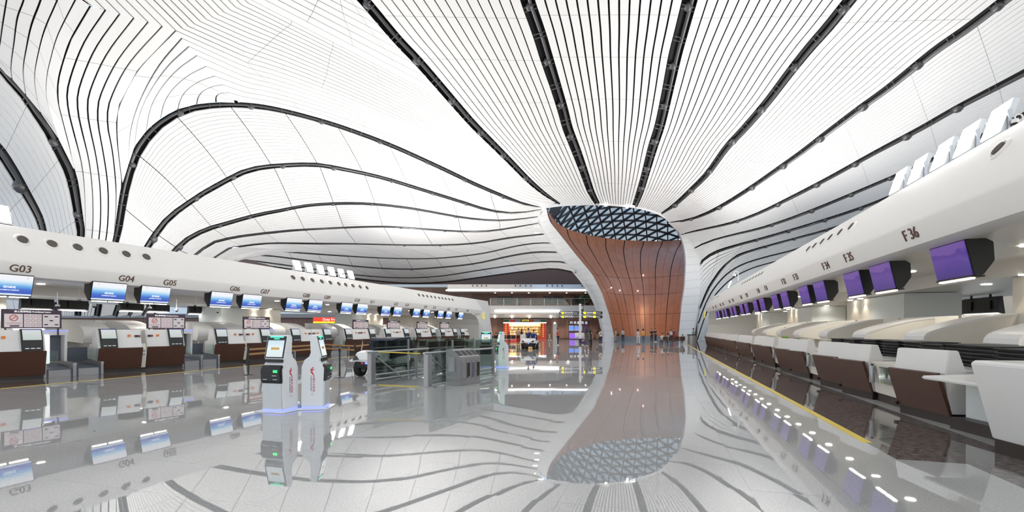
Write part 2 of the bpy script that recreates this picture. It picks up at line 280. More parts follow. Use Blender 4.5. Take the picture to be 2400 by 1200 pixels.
RIB = {  # main ribs: course and half width, as sighted
'A': ([(800,-55),(852,0),(930,92),(985,150),(1085,265),(1117,300),(1186,369),(1238,422),(1277,455),(1312,478)], [13,12,11,10.5,9,8.5,7,6,4.5,2]),
'B': ([(228,740),(245,650),(275,550),(287,480),(297,430),(312,380),(327,347),(355,310),(387,283),(425,262),(462,252),(525,246),(600,249),(667,261),(722,275),(788,294),(878,326),(942,352),(1047,400),(1109,430),(1177,459),(1223,477),(1254,484),(1272,487)], [8,8.5,9.5,10,10.5,11,12,11,9.5,8.5,7.5,6.5,6,5.5,5.2,5,5,4.8,4.6,4.4,4,3,2,1]),
'C': ([(270,740),(300,660),(354,567),(392,515),(437,480),(482,450),(510,435),(562,407),(597,396),(637,390),(733,386),(800,396),(893,416),(970,439),(1081,473),(1146,493),(1207,500),(1269,491)], [7,8,8.5,7.5,6.5,6.5,6.5,6.5,6,5.5,5,4.5,4.2,4,3.6,3,2.2,1]),
'D': ([(303,740),(345,670),(420,577),(475,542),(525,526),(600,505),(662,493),(720,482),(800,477),(881,479),(973,490),(1084,510),(1161,517),(1217,514),(1266,507)], [5,6,6.5,5.5,5,4.5,4,3.6,3.4,3,2.8,2.5,2.2,1.8,1]),
'E': ([(335,740),(385,665),(482,579),(532,560),(600,549.5),(680,541),(745,537),(856,532),(921,532),(992,537),(1084,543),(1146,542),(1201,534),(1263,523)], [4,4,3.4,3.2,3,2.8,2.5,2.2,2.2,2.2,2.2,2.2,2,1]),
'F': ([(360,740),(430,660),(535,583),(560,578),(597,573),(646,570),(740,571),(828,572),(961,575),(1066,574),(1134,568),(1195,557.5),(1281,548)], [3,3,2.4,2.2,2.1,2,2,2,2,2.2,2.2,2.2,1.4]),
'G': ([(540,599),(575,593),(622,588),(680,591),(745,596),(868,604),(961,607),(1038,605),(1130,594.5),(1207,577.5),(1257,570),(1297,570)], [2,2,2,2,2,1.8,1.7,1.7,1.7,1.6,1.5,1]),
'H': ([(545,602),(575,599),(606,598),(660,603),(714,610),(837,625),(945,631.5),(1022,628),(1115,618),(1192,601),(1257,591),(1316,592)], [1.8,1.8,1.8,1.8,1.8,1.9,2,2,2,2,2,1.5]),
'I': ([(600,612),(700,626),(837,645),(940,652),(1030,648),(1115,635),(1223,619),(1300,613),(1334,618)], [1.6]*9),
'J': ([(640,625),(740,640),(860,656),(960,664),(1050,660),(1140,648),(1238,635),(1300,630),(1350,640)], [1.6]*9),
'X': ([(2235,390),(1960,590),(1860,620),(1790,640),(1740,655),(1705,680),(1684,710),(1668,750),(1655,798)], [1.5]*9),
'K': ([(1222,-60),(1236,0),(1262,75),(1282,140),(1305,212),(1320,262),(1330,300),(1350,352),(1370,407),(1385,450),(1401,479)], [16,15,14.5,14,12,11.5,11,10.5,9,8,5.5]),
'L': ([(1633,-60),(1617,0),(1597,75),(1582,132),(1565,212),(1547,292),(1530,345),(1512,410),(1500,450),(1487,485)], [17,16,14.5,14,12,11,10.5,8.5,8,6]),
'M': ([(2042,-60),(1992,0),(1941,63),(1896,114),(1848,174),(1800,237),(1746,300),(1702,347),(1660,405),(1620,445),(1585,477),(1550,501)], [13,12.5,12,11,10,9,8.5,7.5,6.5,5.5,4.5,2]),
'N': ([(2440,-60),(2355,0),(2268,66),(2190,120),(2085,204),(2010,258),(1935,314),(1880,356),(1813,403),(1740,453),(1683,487),(1640,507),(1600,518),(1567,522)], [11,10.5,10,9.5,8,7.5,6.5,6,5.2,4.6,4,3,2.2,1.2]),
'O': ([(2500,115),(2400,171),(2250,249),(2160,300),(2052,357),(1943,417),(1840,470),(1773,502),(1713,523),(1660,535),(1623,543),(1596,550)], [9,8,6.5,6,5,4.2,3.6,3.2,2.8,2.4,2,1]),
'P': ([(2520,205),(2400,268),(2267,335),(2193,370),(2133,397),(2027,442),(1893,497),(1793,532),(1720,550),(1670,563),(1640,575),(1619,586)], [6,5,4.5,4,3.6,3.3,3,2.6,2.3,2.1,1.8,1]),
'Q': ([(2240,385),(2130,440),(2037,480),(1927,517),(1807,553),(1727,575),(1687,587),(1663,598),(1645,612),(1636,626)], [3.5,3.2,3,2.8,2.8,2.9,3.2,3,2.6,2]),
'R': ([(2130,465),(2030,508),(1933,540),(1860,560),(1777,583),(1727,600),(1700,620),(1677,650),(1660,677),(1650,700),(1640,724)], [2.5,2.3,2.2,2.3,2.6,3,3.2,3.2,3,2.6,2]),
'T': ([(1990,540),(1900,572),(1853,588),(1793,603),(1740,620),(1703,643),(1673,677),(1654,712),(1637,758)], [1.8]*9),
'U': ([(1960,570),(1880,597),(1803,617),(1760,630),(1720,650),(1690,676),(1668,705),(1650,750),(1634,797)], [1.5]*9),
'a': ([(-130,25),(-60,95),(0,160),(25,190),(57,225),(82,262),(107,297),(122,322),(142,362),(160,397),(170,430),(178,475),(185,517),(189,540),(185,640),(182,740)], [10,10,10,10,10,11,12,12.5,12.5,13,12.5,11.5,10.5,10,9,8]),
'b': ([(-150,180),(-60,285),(0,355),(17,380),(37,412),(57,447),(77,482),(92,512),(97,527),(118,630),(128,740)], [11,12,12.5,12.5,12,11,10,9.5,9,8,7]),
'c': ([(-170,285),(-80,390),(-10,480),(3,500),(40,620),(60,740)], [10,9,8,7,7,6]),
'd': ([(-220,380),(-120,500),(-60,590),(-20,740)], [8,8,7,6]),
}
NR = 34
def edges(k):
    p, w = RIB[k]; w = np.array(w, float); q = resample(p, 60)
    a = np.asarray(p, float); L = np.r_[0, np.cumsum(np.hypot(*np.diff(a, axis=0).T))]; Lq = np.r_[0, np.cumsum(np.hypot(*np.diff(q, axis=0).T))]
    ww = np.interp(Lq*L[-1]/Lq[-1], L, w); d = nrm(np.gradient(q, axis=0)); nn = np.c_[-d[:, 1], d[:, 0]]
    return q, ww, q+nn*ww[:, None], q-nn*ww[:, None]
ceiling = MB()
strips = []
def lines_to_strips(lines, gap, n=NR, sm=True, joint=(6, .010)):
    """neighbouring seam lines (sighted courses) -> folded white strips with an open joint between them"""
    R = [vault(resample(l, n, sm)) for l in lines]
    for i in range(len(R)-1):
        a, b = R[i], R[i+1]; w = np.linalg.norm(b-a, axis=1, keepdims=True); g = np.minimum(gap, w*.10)
        d = (b-a)/np.maximum(w, 1e-6); strips.append((a+d*g, b-d*g, joint))
    for i in range(len(R)-1):                # dark void behind every strip
        vs = []
        for j in range(n):
            ex = (R[i+1][j]-R[i][j]); ex = ex/max(np.linalg.norm(ex), .05)*.22
            for p in (R[i][j]-ex, R[i+1][j]+ex):
                e = p-np.array([0, 0, H]); vs.append(p+e/np.linalg.norm(e)*.42)
        ceiling.add(vs, [(j*2, j*2+1, j*2+3, j*2+2) for j in range(n-1)])
    return R
def bay(k1, k2, N, gap=.03, joint=(6, .010)):
    # the strips run from one rib's edge to the next rib's edge
    c1, _, l1, r1 = edges(k1); c2, _, l2, r2 = edges(k2)
    def near(x, c): return np.sqrt((((x[5:-5, None]-c[None])**2).sum(-1)).min(1)).mean()
    e1 = min((l1, r1), key=lambda z: near(z, c2)); e2 = min((l2, r2), key=lambda z: near(z, c1))
    e1, e2 = resample(e1, NR, False), resample(e2, NR, False)
    lines_to_strips([e1*(1-q)+e2*q for q in np.linspace(0, 1, N+1)], gap, sm=False, joint=joint)
for k1, k2, N, g in [('A','K',14,.045),('K','L',14,.055),('L','M',14,.045),('M','N',14,.032),('N','O',14,.03),('O','P',13,.03),('P','Q',9,.035),('Q','R',8,.05),('R','T',6,.055),('T','U',4,.055),('U','X',4,.05),
                     ('B','C',16,.034),('C','D',13,.028),('D','E',10,.024),('E','F',6,.016),('F','G',3,.02),('G','H',2,.02),('H','I',2,.02),('I','J',2,.02),
                     ('a','b',7,.04),('b','c',5,.045),('c','d',4,.045)]:
    bay(k1, k2, N, g, (3, .03) if k1 in 'BCDEFGHIQRT' else (6, .010))
# the bay between ribs A and B: three families of strips meet along two seams
_, _, bl, br = edges('B'); _, _, al, ar = edges('A')
upB = bl if bl[40, 1] < br[40, 1] else br          # upper edge of rib B
lfA = al if al[20, 0] < ar[20, 0] else ar          # left edge of rib A
iB = np.argmin(np.hypot(upB[:, 0]-560, upB[:, 1]-244)); uB, vB = upB[iB:, 0], upB[iB:, 1]
seam = np.array([(590, -2), (584, 6), (512, 34), (430, 66), (412, 72), (428, 92), (461, 130), (505, 180), (545, 226), (560, 242)], float)
starts, linesI = [], []
def isect(a, b):
    for i in range(len(a)-1):
        for j in range(len(b)-1):
            p, r, q, s_ = a[i], a[i+1]-a[i], b[j], b[j+1]-b[j]; den = r[0]*s_[1]-r[1]*s_[0]
            if abs(den) < 1e-9: continue
            t = ((q-p)[0]*s_[1]-(q-p)[1]*s_[0])/den; w = ((q-p)[0]*r[1]-(q-p)[1]*r[0])/den
            if 0 <= t <= 1 and 0 <= w <= 1: return p+r*t
    return None
us = np.arange(380, 1320, 10.)
def fam(q):
    Bv = np.interp(us, uB, vB); V0 = .52*(us-590)
    v = (1-q)*Bv+q*V0 if q <= 1 else V0-(q-1)*250
    i = np.searchsorted(us, 580); sl = .45 if q > .25 else .25+.2*q/.25
    v[:i] = v[i]-sl*(us[i]-us[:i]); return np.c_[us, v]
for q in np.r_[np.linspace(0, 1, 22), 1+np.arange(1, 12)*.064]:
    c = fam(q)
    if q <= 1:
        P0 = isect(c[::-1], seam) if q > 0 else np.array((560, 242.))
        if P0 is None: continue
    else:
        P0 = np.array((590+(q-1)*250/.52-60/.52*1.0, -60.))
    c = c[c[:, 0] > P0[0]+3]
    if q == 0: c = np.c_[uB, vB]; P0 = c[0]
    E = isect(c, lfA) if q > 0 else None
    if E is None and q > 1: continue
    if E is None:
        m = c[:, 0] < 1268; c = c[m]; E = np.array((1272+40*q, 486-8*q))
    else: c = c[c[:, 0] < E[0]-3]
    if len(c) < 2: continue
    linesI.append((q, np.vstack([P0, c, E])))
lines_to_strips([l for q, l in linesI], .042, n=30, sm=False)
S1 = [l[0] for q, l in linesI if q <= 1 and l[0][1] < 72]; S2 = [l[0] for q, l in linesI if q <= 1 and l[0][1] >= 72]
S2 = sorted(S2, key=lambda p: p[1])
tipsL = [(180,-8),(212,12),(247,24),(281,33),(314,43),(347,52),(380,62),(412,72)]
wedge = [[t, (t[0]-t[1]*1.0-62, -62)] for t in tipsL[1:]]+[[tuple(p), (p[0]-p[1]-58, -58)] for p in sorted(S1, key=lambda p: p[0])]
wedge = [[(150,-38),(128,-62)]]+wedge
lines_to_strips(wedge, .035, n=6, sm=False)
LK = {0: [(25,-62),(15,0),(5,60),(0,95),(-8,140),(-15,150)], 1: [(68,-62),(55,0),(40,42),(32,100),(25,157),(28,185)], 2: [(112,-62),(95,0),(74,56),(62,110),(54,165),(60,222)],
      3: [(155,-55),(135,0),(105,70),(90,125),(81,176),(85,222),(96,265)], 4: [(180,-8),(176,0),(136,80),(118,140),(109,184),(109,230),(127,297),(137,325)],
      5: [(212,14),(166,92),(147,145),(135,192),(135,240),(150,299),(162,345),(173,397)],
      6: [(247,24),(195,104),(160,200),(159,250),(170,300),(190,380),(197,440),(199,505),(199,540),(194,640),(191,740)],
      9: [(347,52),(277,140),(235,225),(229,270),(231,300),(241,355),(251,420),(254,475),(250,552),(232,640),(212,740)],
      10: [(380,62),(301,151),(258,236),(252,279),(253,304),(262,345),(270,410),(273,475),(266,555),(243,640),(219,740)],
      11: [(412,72),(325,162),(280,247),(274,287),(275,330),(281,385),(287,430)], 14: [(461,130),(370,187),(322,270),(316,300),(318,332)]}
for i in (7, 8): LK[i] = [tuple(np.array(a)*(9-i)/3+np.array(b)*(i-6)/3) for a, b in zip(LK[6], LK[9])]
LK[-1] = [(-20,-62),(-28,0),(-38,40),(-48,75),(-58,98)]; LK[-2] = [(-75,-62),(-85,-20),(-95,20),(-105,45),(-115,52)]
linesL = [LK[i] for i in range(-2, 11)]
_, _, a1, a2 = edges('a'); rtA = a1 if a1[20, 0] > a2[20, 0] else a2
lfB = bl if bl[5, 0] < br[5, 0] else br
LK5b = np.vstack([LK[5], rtA[rtA[:, 1] > 400]]); lfB = lfB[(lfB[:, 1] > 432) & (lfB[:, 0] < 400)]; LK11b = np.vstack([LK[11], lfB[np.argsort(lfB[:, 1])]])
lines_to_strips([resample(l, 40) for l in linesL[:8]], .042, n=NR, sm=False)
lines_to_strips([LK5b]+[resample(l, 40) for l in linesL[8:]]+[LK11b], .042, n=NR, sm=False)
# short strips between seam and rib B
loB = br if upB is bl else bl
left_edge_B = np.vstack([upB[:iB+1]])
tips = [np.array((412, 72.))]+[np.array(p) for p in S2]
ends = [(287,430),(296,402),(306,370),(317,338),(333,318),(352,296),(372,279),(392,265),(412,258),(432,250),(452,246),(472,242),(492,240),(512,239),(530,239),(552,241)]
ee = resample(ends, len(tips)+0, False)
ln = []
for i, (a, b) in enumerate(zip(tips, ee)):
    w = max(0, 1-i/9.); mid = np.array(LK[11][1:5]) if i == 0 else None
    if i == 0: ln.append(np.array(LK[11], float)); continue
    a = np.asarray(a); b = np.asarray(b); c = a+(b-a)*.55+np.array((-26*w-4, -20*w-3)); ln.append(np.array([a, a+(c-a)*.5+np.array((-6*w, -8*w)), c, c+(b-c)*.5+np.array((-10*w, -4*w)), b]))
lines_to_strips([resample(l, 30) for l in ln], .05, n=18, sm=False)
CEIL = ceiling.build('ceiling', 'dark'); tag(CEIL, 'flowing white vault of narrow folded strips over a dark void', kind='structure')
ns = 0
for a, b, (every, jg) in strips:
    if np.linalg.norm(a-b, axis=1).max() < .02: continue
    n = len(a); al_ = nrm(np.gradient(a, axis=0)); d = nrm(b-a); N_ = np.cross(al_, d); vw = a-np.array([0, 0, H]); N_[(N_*vw).sum(1) < 0] *= -1
    N_ = nrm(N_)*.07; mb = MB(); cut = [0]+list(range(every, n-2, every))+[n-1]      # panels along the strip, an open joint between them
    ta, tb = nrm(np.gradient(a, axis=0)), nrm(np.gradient(b, axis=0))
    for c0, c1 in zip(cut[:-1], cut[1:]):
        A_, B_, Q_ = a[c0:c1+1].copy(), b[c0:c1+1].copy(), N_[c0:c1+1]
        if c0: A_[0] += ta[c0]*jg; B_[0] += tb[c0]*jg
        if c1 < n-1: A_[-1] -= ta[c1]*jg; B_[-1] -= tb[c1]*jg
        k = len(A_); rows = [A_+Q_, A_, B_, B_+Q_]
        mb.add([r[j] for j in range(k) for r in rows], [(j*4+q, j*4+q+1, (j+1)*4+q+1, (j+1)*4+q) for j in range(k-1) for q in range(3)])
    me = mb.mesh('ceiling_strip', 'ceil'); me.polygons.foreach_set('use_smooth', [True]*len(me.polygons)); me.set_sharp_from_angle(angle=.6); link('ceiling_strip', me, CEIL); ns += 1
# ribs: dark channel with duct, node balls and hangers
for k in RIB:
    q, w, l, r = edges(k); P, Lp, Rp = vault(q), vault(l), vault(r)
    V = nrm(P-np.array([0, 0, H])); n = len(P)
    mb = MB(); deep = .5
    rows = [Lp, Lp+V*deep, Rp+V*deep, Rp]; mb.add([rw[j] for j in range(n) for rw in rows], [(j*4+i, j*4+i+1, (j+1)*4+i+1, (j+1)*4+i) for j in range(n-1) for i in range(3)])
    wid = np.linalg.norm(Lp-Rp, axis=1)
    mb.build('rib_channel', 'dark', CEIL)
    big = wid.max() > .45
    if not big: continue
    side = nrm(Rp-Lp); off = side*(wid*.16)[:, None]
    mb = MB(); mb.tube([Vector(p) for p in (P+V*.22+off)], [max(.03, x*.14) for x in wid], 8); mb.build('rib_duct', 'pipe', CEIL, smooth=True)
    mb = MB(); L3 = np.r_[0, np.cumsum(np.linalg.norm(np.diff(P, axis=0), axis=1))]; pos = 2.0; j = 0; bl_ = MB()
    while pos < L3[-1]:
        i = int(np.searchsorted(L3, pos)); i = min(max(i, 1), n-2); 
        for h_ in (0, 1):
            i2 = min(i+h_, n-2); mb.tube([Vector(Lp[i2]+V[i2]*.06), Vector(P[i2]+V[i2]*.0), Vector(Rp[i2]+V[i2]*.06)], .028, 5)
        if wid[i] > .62 and j % 2 == 0: bl_.ball(P[i]+V[i]*.2, wid[i]*.33, 10, 6)
        pos += 2.6; j += 1
    mb.build('rib_hanger', 'pipe', CEIL); 
    if bl_.v: bl_.build('node_ball', 'pipe', CEIL, smooth=True)
# ---------------------------------------------------------------- the C shaped column: white cut edges, copper lining, plinth
COL = thing('column', 'huge white C shaped column lined with copper brown panels under the skylight', None, kind='structure'); del_ = None
LIN = [(1440,792,65.0),(1428,738,64.6),(1411,687,64.0),(1389,644,63.2),(1349,596,61.5),(1315,553,60),(1290,522,58.6),(1283,503,57.6),(1281,488,56.9)]
LOUT = [(1419,790,65.6),(1403,721,65.4),(1383,681,65),(1357,647,64),(1323,610,62.5),(1287,559,61),(1272,535,60),(1263,516,59),(1268,496,57.6)]
RIN = [(1590,792,65.0),(1598,715,65.6),(1605,672,66.2),(1608,613,66.8),(1605,585,67.4),(1601,568,67.8),(1594,551,68.2),(1585,536,68.5)]
ROUT = [(1623,790,65.5),(1626,770,65.6),(1634,730,65.8),(1639,701,66),(1642,653,66.5),(1641,619,67.2),(1634,597,67.8),(1627,582,68.2),(1610,556,68.6),(1594,541,68.7)]
RIMF = [(1281,488,15.9),(1310,484,15.9),(1340,482,15.9),(1400,481,15.9),(1450,484,15.9),(1500,490,15.9),(1550,507,15.9),(1585,536,15.9)]
def curve3(p, n):
    q = np.array([at(*x) for x in p]); L = np.r_[0, np.cumsum(np.linalg.norm(np.diff(q, axis=0), axis=1))]
    # smooth the polyline
    t = np.linspace(0, L[-1], n); o = np.c_[[np.interp(t, L, q[:, i]) for i in range(3)]].T
    for _ in range(3): o[1:-1] = o[1:-1]*.5+(o[:-2]+o[2:])*.25
    return o
def edge_band(inn, out, n, sub=3):
    a, b = curve3(inn, n*sub+1), curve3(out, n*sub+1)
    for i in range(n):
        r = range(i*sub, i*sub+sub+1); mb = MB(); A_ = a[list(r)].copy(); B_ = b[list(r)].copy()
        k = .025; A_[0] += (A_[1]-A_[0])*k; B_[0] += (B_[1]-B_[0])*k; A_[-1] += (A_[-2]-A_[-1])*k; B_[-1] += (B_[-2]-B_[-1])*k
        back = np.array((0, .5, 0)); rows = [A_, B_, B_+back, A_+back]; m = sub+1
        vs = [rw[j] for j in range(m) for rw in rows]; fs = [(j*4+q, j*4+(q+1) % 4, (j+1)*4+(q+1) % 4, (j+1)*4+q) for j in range(m-1) for q in range(4)]+[(0, 1, 2, 3), tuple(range((m-1)*4, m*4))[::-1]]
        mb.add(vs, fs); mb.build('edge_panel', 'shell', COL)
    mb = MB(); off = np.array((0, .07, 0)); k = len(a)     # dark backing shows in the open joints
    mb.add([p for j in range(k) for p in (a[j]+off, b[j]+off)], [(j*2, j*2+1, j*2+3, j*2+2) for j in range(k-1)]); mb.build('edge_backing', 'shellgap', COL)
edge_band(LIN, LOUT, 22); edge_band(RIN, ROUT, 14)
for pts, du in ((LOUT, -1), (ROUT, 1)):       # the shell turns back from its cut edge into the striped vault
    a = curve3(pts, 30); uv = np.c_[1200+FPX*a[:, 0]/a[:, 1], VH-FPX*(a[:, 2]-H)/a[:, 1]]; b = vault(uv+np.array((du*2., 0))); e_ = vault(uv+np.array((du*6., 0))); e_[:, 1] += .25; b[:, 1] += .12
    a = a+np.array((0, .05, 0)); mb = MB(); mb.add([p for i in range(30) for p in (a[i], b[i], e_[i])], [(i*3+q, i*3+q+1, (i+1)*3+q+1, (i+1)*3+q) for i in range(29) for q in range(2)]); mb.build('edge_return', 'shell', COL)
# lining: from the plinth's arc to the back rim of the skylight
nA, nW = 40, 34
la = curve3(LIN, nW); ra = curve3([(1590,786,65.0),(1598,715,65.8),(1606,672,66.8),(1612,630,68),(1622,600,70.5),(1630,580,73),(1640,566,75.5)], nW)
BR = [(1283,506),(1301,535),(1320,544),(1343,552),(1371,558),(1400,563),(1440,567),(1471,569),(1510,569.5),(1542,569),(1575,567.5),(1603,565),(1640,560)]
rim = np.array([((u-1200)/FPX*(15.9-H)*FPX/(VH-v), (15.9-H)*FPX/(VH-v), 15.9) for u, v in BR])
L = np.r_[0, np.cumsum(np.linalg.norm(np.diff(rim, axis=0), axis=1))]; ru = np.array([b[0] for b in BR], float); rimr = np.c_[[np.interp(np.linspace(ru[0], ru[-1], nA+1), ru, rim[:, i]) for i in range(3)]].T
for _ in range(2): rimr[1:-1] = rimr[1:-1]*.5+(rimr[:-2]+rimr[2:])*.25
lining = np.zeros((nW, nA+1, 3)); aa = np.linspace(0, 1, nA+1)
iL = 6*nW//8
for j in range(nW):
    w = j/(nW-1); zl = .62+(15.9-.62)*w
    zi = np.clip(zl, la[0, 2], la[-1, 2]); lft = np.array([np.interp(zl, la[:, 2], la[:, i]) for i in range(2)]); rgt = np.array([np.interp(zl, ra[:, 2], ra[:, i]) for i in range(2)])
    # shape of this level: bulging chord at the foot, the rim's own back curve at the top
    bow = 4.6+2.0*w; foot = np.c_[lft[0]+(rgt[0]-lft[0])*aa, lft[1]+(rgt[1]-lft[1])*aa+bow*np.sin(np.pi*aa)**.8]
    q = w**2.2; d0 = rimr[0, :2]; d1 = rimr[-1, :2]
    top = lft[None]+(rgt-lft)[None]*aa[:, None]+(rimr[:, :2]-(d0[None]+(d1-d0)[None]*aa[:, None]))
    lining[j, :, :2] = foot*(1-q)+top*q; lining[j, :, 2] = zl
levels = [0, .21, .40, .57, 1.0]
def lin_at(w, a):
    y = w*(nW-1); x = a*nA; j = min(int(y), nW-2); i = min(int(x), nA-1); fy, fx = y-j, x-i
    return (lining[j, i]*(1-fx)+lining[j, i+1]*fx)*(1-fy)+(lining[j+1, i]*(1-fx)+lining[j+1, i+1]*fx)*fy
NC = 16
for li in range(4):
    w0, w1 = levels[li]+.0012, levels[li+1]-.0012; k = 3 if li < 3 else 9
    for c in range(NC):
        a0, a1 = c/NC, (c+1)/NC; major = .0032 if li == 3 else .0028
        a0 += major if c % 2 == 0 else .0006; a1 -= major if c % 2 == 1 else .0006
        vs = []
        for q in range(k+1):
            w = w0+(w1-w0)*q/k
            for a in np.linspace(a0, a1, 3): vs.append(lin_at(w, a))
        fs = [(q*3+i, q*3+i+1, (q+1)*3+i+1, (q+1)*3+i) for q in range(k) for i in range(2)]
        mb = MB(); mb.add(vs, fs); o_ = link('lining_panel', mb.mesh('lining_panel', 'copper'), COL); o_.data.polygons.foreach_set('use_smooth', [True]*len(o_.data.polygons))
mb = MB(); mb.add([lining[j, i]+np.array((0, .12, -.02)) for j in range(nW) for i in range(nA+1)], [(j*(nA+1)+i, j*(nA+1)+i+1, (j+1)*(nA+1)+i+1, (j+1)*(nA+1)+i) for j in range(nW-1) for i in range(nA)])
mb.build('lining_backing', 'joint', COL)
mb = MB(); f0 = lining[0]; ins = f0.copy(); ins[:, 2] = 0; ins[:, 1] -= .12; top = f0.copy(); top[:, 2] = .64; top[:, 1] -= .12
mb.add([p for i in range(nA+1) for p in (ins[i], top[i], f0[i]+np.array((0, .2, .02)))], [(i*3+q, i*3+q+1, (i+1)*3+q+1, (i+1)*3+q) for i in range(nA) for q in range(2)]); mb.build('plinth', 'plinth', COL)
for (x0, x1, Dd) in ((1417, 1441, 65.4), (1589, 1625, 65.3)):      # the plinth under the two cut edges
    mb = MB(); a, b = at(x0, 786, Dd), at(x1, 786, Dd-.3); mb.box(a.x, b.x, a.y-.2, a.y+2.5, 0, .85); mb.build('edge_plinth', 'shell', COL)
for a, w in ((.235, .46), (.34, .44), (.56, .44), (.64, .60)):          # small downlights set into the lining
    p = lin_at(w, a); mb = MB(); mb.ball(p+np.array((0, -.1, 0)), .055); mb.build('spotlight', 'lamp', COL)
for q in (0, 1):     # added warm lamps at the near rim brighten the foot of the lining
    p0 = Vector(((u_ := (1420, 1470)[q])-1200, 0, 0)); z_ = 15.75; D_ = (z_-H)*FPX/(VH-(481, 486)[q])+.3; src = Vector(((u_-1200)/FPX*D_, D_, z_)); dst = Vector(lin_at(.10, (.50, .68)[q]))
    MB().lathe([(.14, -.02), (.12, .03)], 10, X=Matrix.Translation(src)).build('added_rim_lamp', 'lamp', COL)
    L_ = bpy.data.lights.new('added_rim_spot', 'SPOT'); L_.energy = 3000; L_.spot_size = .55; L_.spot_blend = 1.; L_.shadow_soft_size = .12; L_.color = (1, .76, .46)
    lo = bpy.data.objects.new('added_rim_spot', L_); C.objects.link(lo); lo.location = src+Vector((0, 0, -.06)); lo.rotation_euler = (dst-src).to_track_quat('-Z', 'Y').to_euler(); lo.parent = COL
# ---------------------------------------------------------------- skylight over the column
SKY = thing('window_1', 'oval skylight of triangular glass panes in a dark grid', None, kind='structure')
front = [((u-1200)/FPX*(15.9-H)*FPX/(VH-v), (15.9-H)*FPX/(VH-v)) for u, v in resample([(u, v) for u, v, z in RIMF], 25)]
loop = front+[(x, y) for x, y, z in reversed(rim[1:-1])]
loop = np.array(loop); cen = loop.mean(0)
bkx = np.r_[-3, rim[:, 0], 33]; bky = np.r_[52, rim[:, 1], 66]; o_ = np.argsort(bkx); bkx, bky = bkx[o_], bky[o_]
def yback(x): return float(np.interp(x, bkx, bky))
def dome(x, y):      # the glass springs from the back rim and climbs towards the hall, bowed like a shell
    d = yback(x)-y; return 15.95+.50*d-.006*d*d
fx_, fy_ = [f[0] for f in front], [f[1] for f in front]
def inside(p): return 4.2 < p[0] < 28.5 and max(yback(p[0])-14, float(np.interp(p[0], fx_, fy_))-1.2) < p[1] < yback(p[0])+.05
RISE = 5.6
def clipx(p, q):
    ip, iq = inside(p), inside(q)
    if not ip and not iq: return None
    if ip and iq: return p, q
    i0, o0 = (np.array(p), np.array(q)) if ip else (np.array(q), np.array(p)); lo, hi = 0., 1.
    for _ in range(14):
        m = (lo+hi)/2
        if inside(i0+(o0-i0)*m): lo = m
        else: hi = m
    return tuple(i0+(o0-i0)*lo) if True else None
g = 1.85; ang = math.radians(12); nodes = {}
for i in range(-22, 23):
    for j in range(-18, 19):
        x, y = (i+j*.5)*g, j*g*.866; nodes[i, j] = (cen[0]+x*math.cos(ang)-y*math.sin(ang), cen[1]+x*math.sin(ang)+y*math.cos(ang))
for di, dj in ((1, 0), (0, 1), (-1, 1)):          # each bar runs right across the oval
    seen = set()
    for (i, j) in nodes:
        key = j if (di, dj) == (1, 0) else (i if (di, dj) == (0, 1) else i+j)
        if key in seen: continue
        seen.add(key)
        line = sorted([k for k in nodes if (k[1] if (di, dj) == (1, 0) else (k[0] if (di, dj) == (0, 1) else k[0]+k[1])) == key], key=lambda k: k[0] if di else k[1])
        P_ = []
        for k0, k1 in zip(line[:-1], line[1:]):
            a, b = nodes[k0], nodes[k1]; ia, ib = inside(a), inside(b)
            if not ia and not ib: continue
            if not ia: P_.append(clipx(a, b))
            elif not P_: P_.append(a)
            P_.append(b if ib else clipx(a, b))
        if len(P_) < 2: continue
        V_ = [Vector((x, y, dome(x, y))) for x, y in P_]; vs = []
        for q, p in enumerate(V_):
            d = (V_[min(q+1, len(V_)-1)]-V_[max(q-1, 0)]).normalized(); sd = d.cross(Vector((0, 0, 1))).normalized()*.095; up = sd.cross(d).normalized()*.13
            if up.z < 0: up = -up
            vs += [p-sd-up, p+sd-up, p+sd+up, p-sd+up]
        mb = MB(); n_ = len(V_); mb.add(vs, [(q*4+r, q*4+(r+1) % 4, (q+1)*4+(r+1) % 4, (q+1)*4+r) for q in range(n_-1) for r in range(4)]+[(3, 2, 1, 0), tuple(range(4*n_-4, 4*n_))])
        mb.build('glazing_bar', 'bar', SKY)
hidden = MB(); npane = 0
for (i, j), p in nodes.items():
    for tri in (((0, 0), (1, 0), (0, 1)), ((1, 0), (1, 1), (0, 1))):
        pts = [nodes.get((i+a, j+b)) for a, b in tri]
        if None in pts or sum(inside(x) for x in pts) < 2: continue
        V_ = [Vector((x[0], x[1], dome(*x)+.05)) for x in pts]; c_ = sum(V_, Vector())/3; V_ = [c_+(v-c_)*.97 for v in V_]; nn_ = (V_[1]-V_[0]).cross(V_[2]-V_[0]).normalized()*.03
        vs = [*V_, *[v+nn_ for v in V_]]; fs = [(0, 2, 1), (3, 4, 5), (0, 1, 4, 3), (1, 2, 5, 4), (2, 0, 3, 5)]
        el = (c_.z-H)/c_.y
        if el < .28 and npane < 298: mb = MB(); mb.add(vs, fs); link('pane', mb.mesh('pane', 'skyglass'), SKY); npane += 1
        else: hidden.add(vs, fs)
tag(link('panes_above', hidden.mesh('panes_above', 'skyglass'), SKY), kind='stuff')
mb = MB(); n = len(loop); ring = [Vector((p[0], p[1]+.12, 16.0)) for p in rimr]; mb.tube(ring, .2, 6); mb.build('rim_beam', 'bar', SKY)
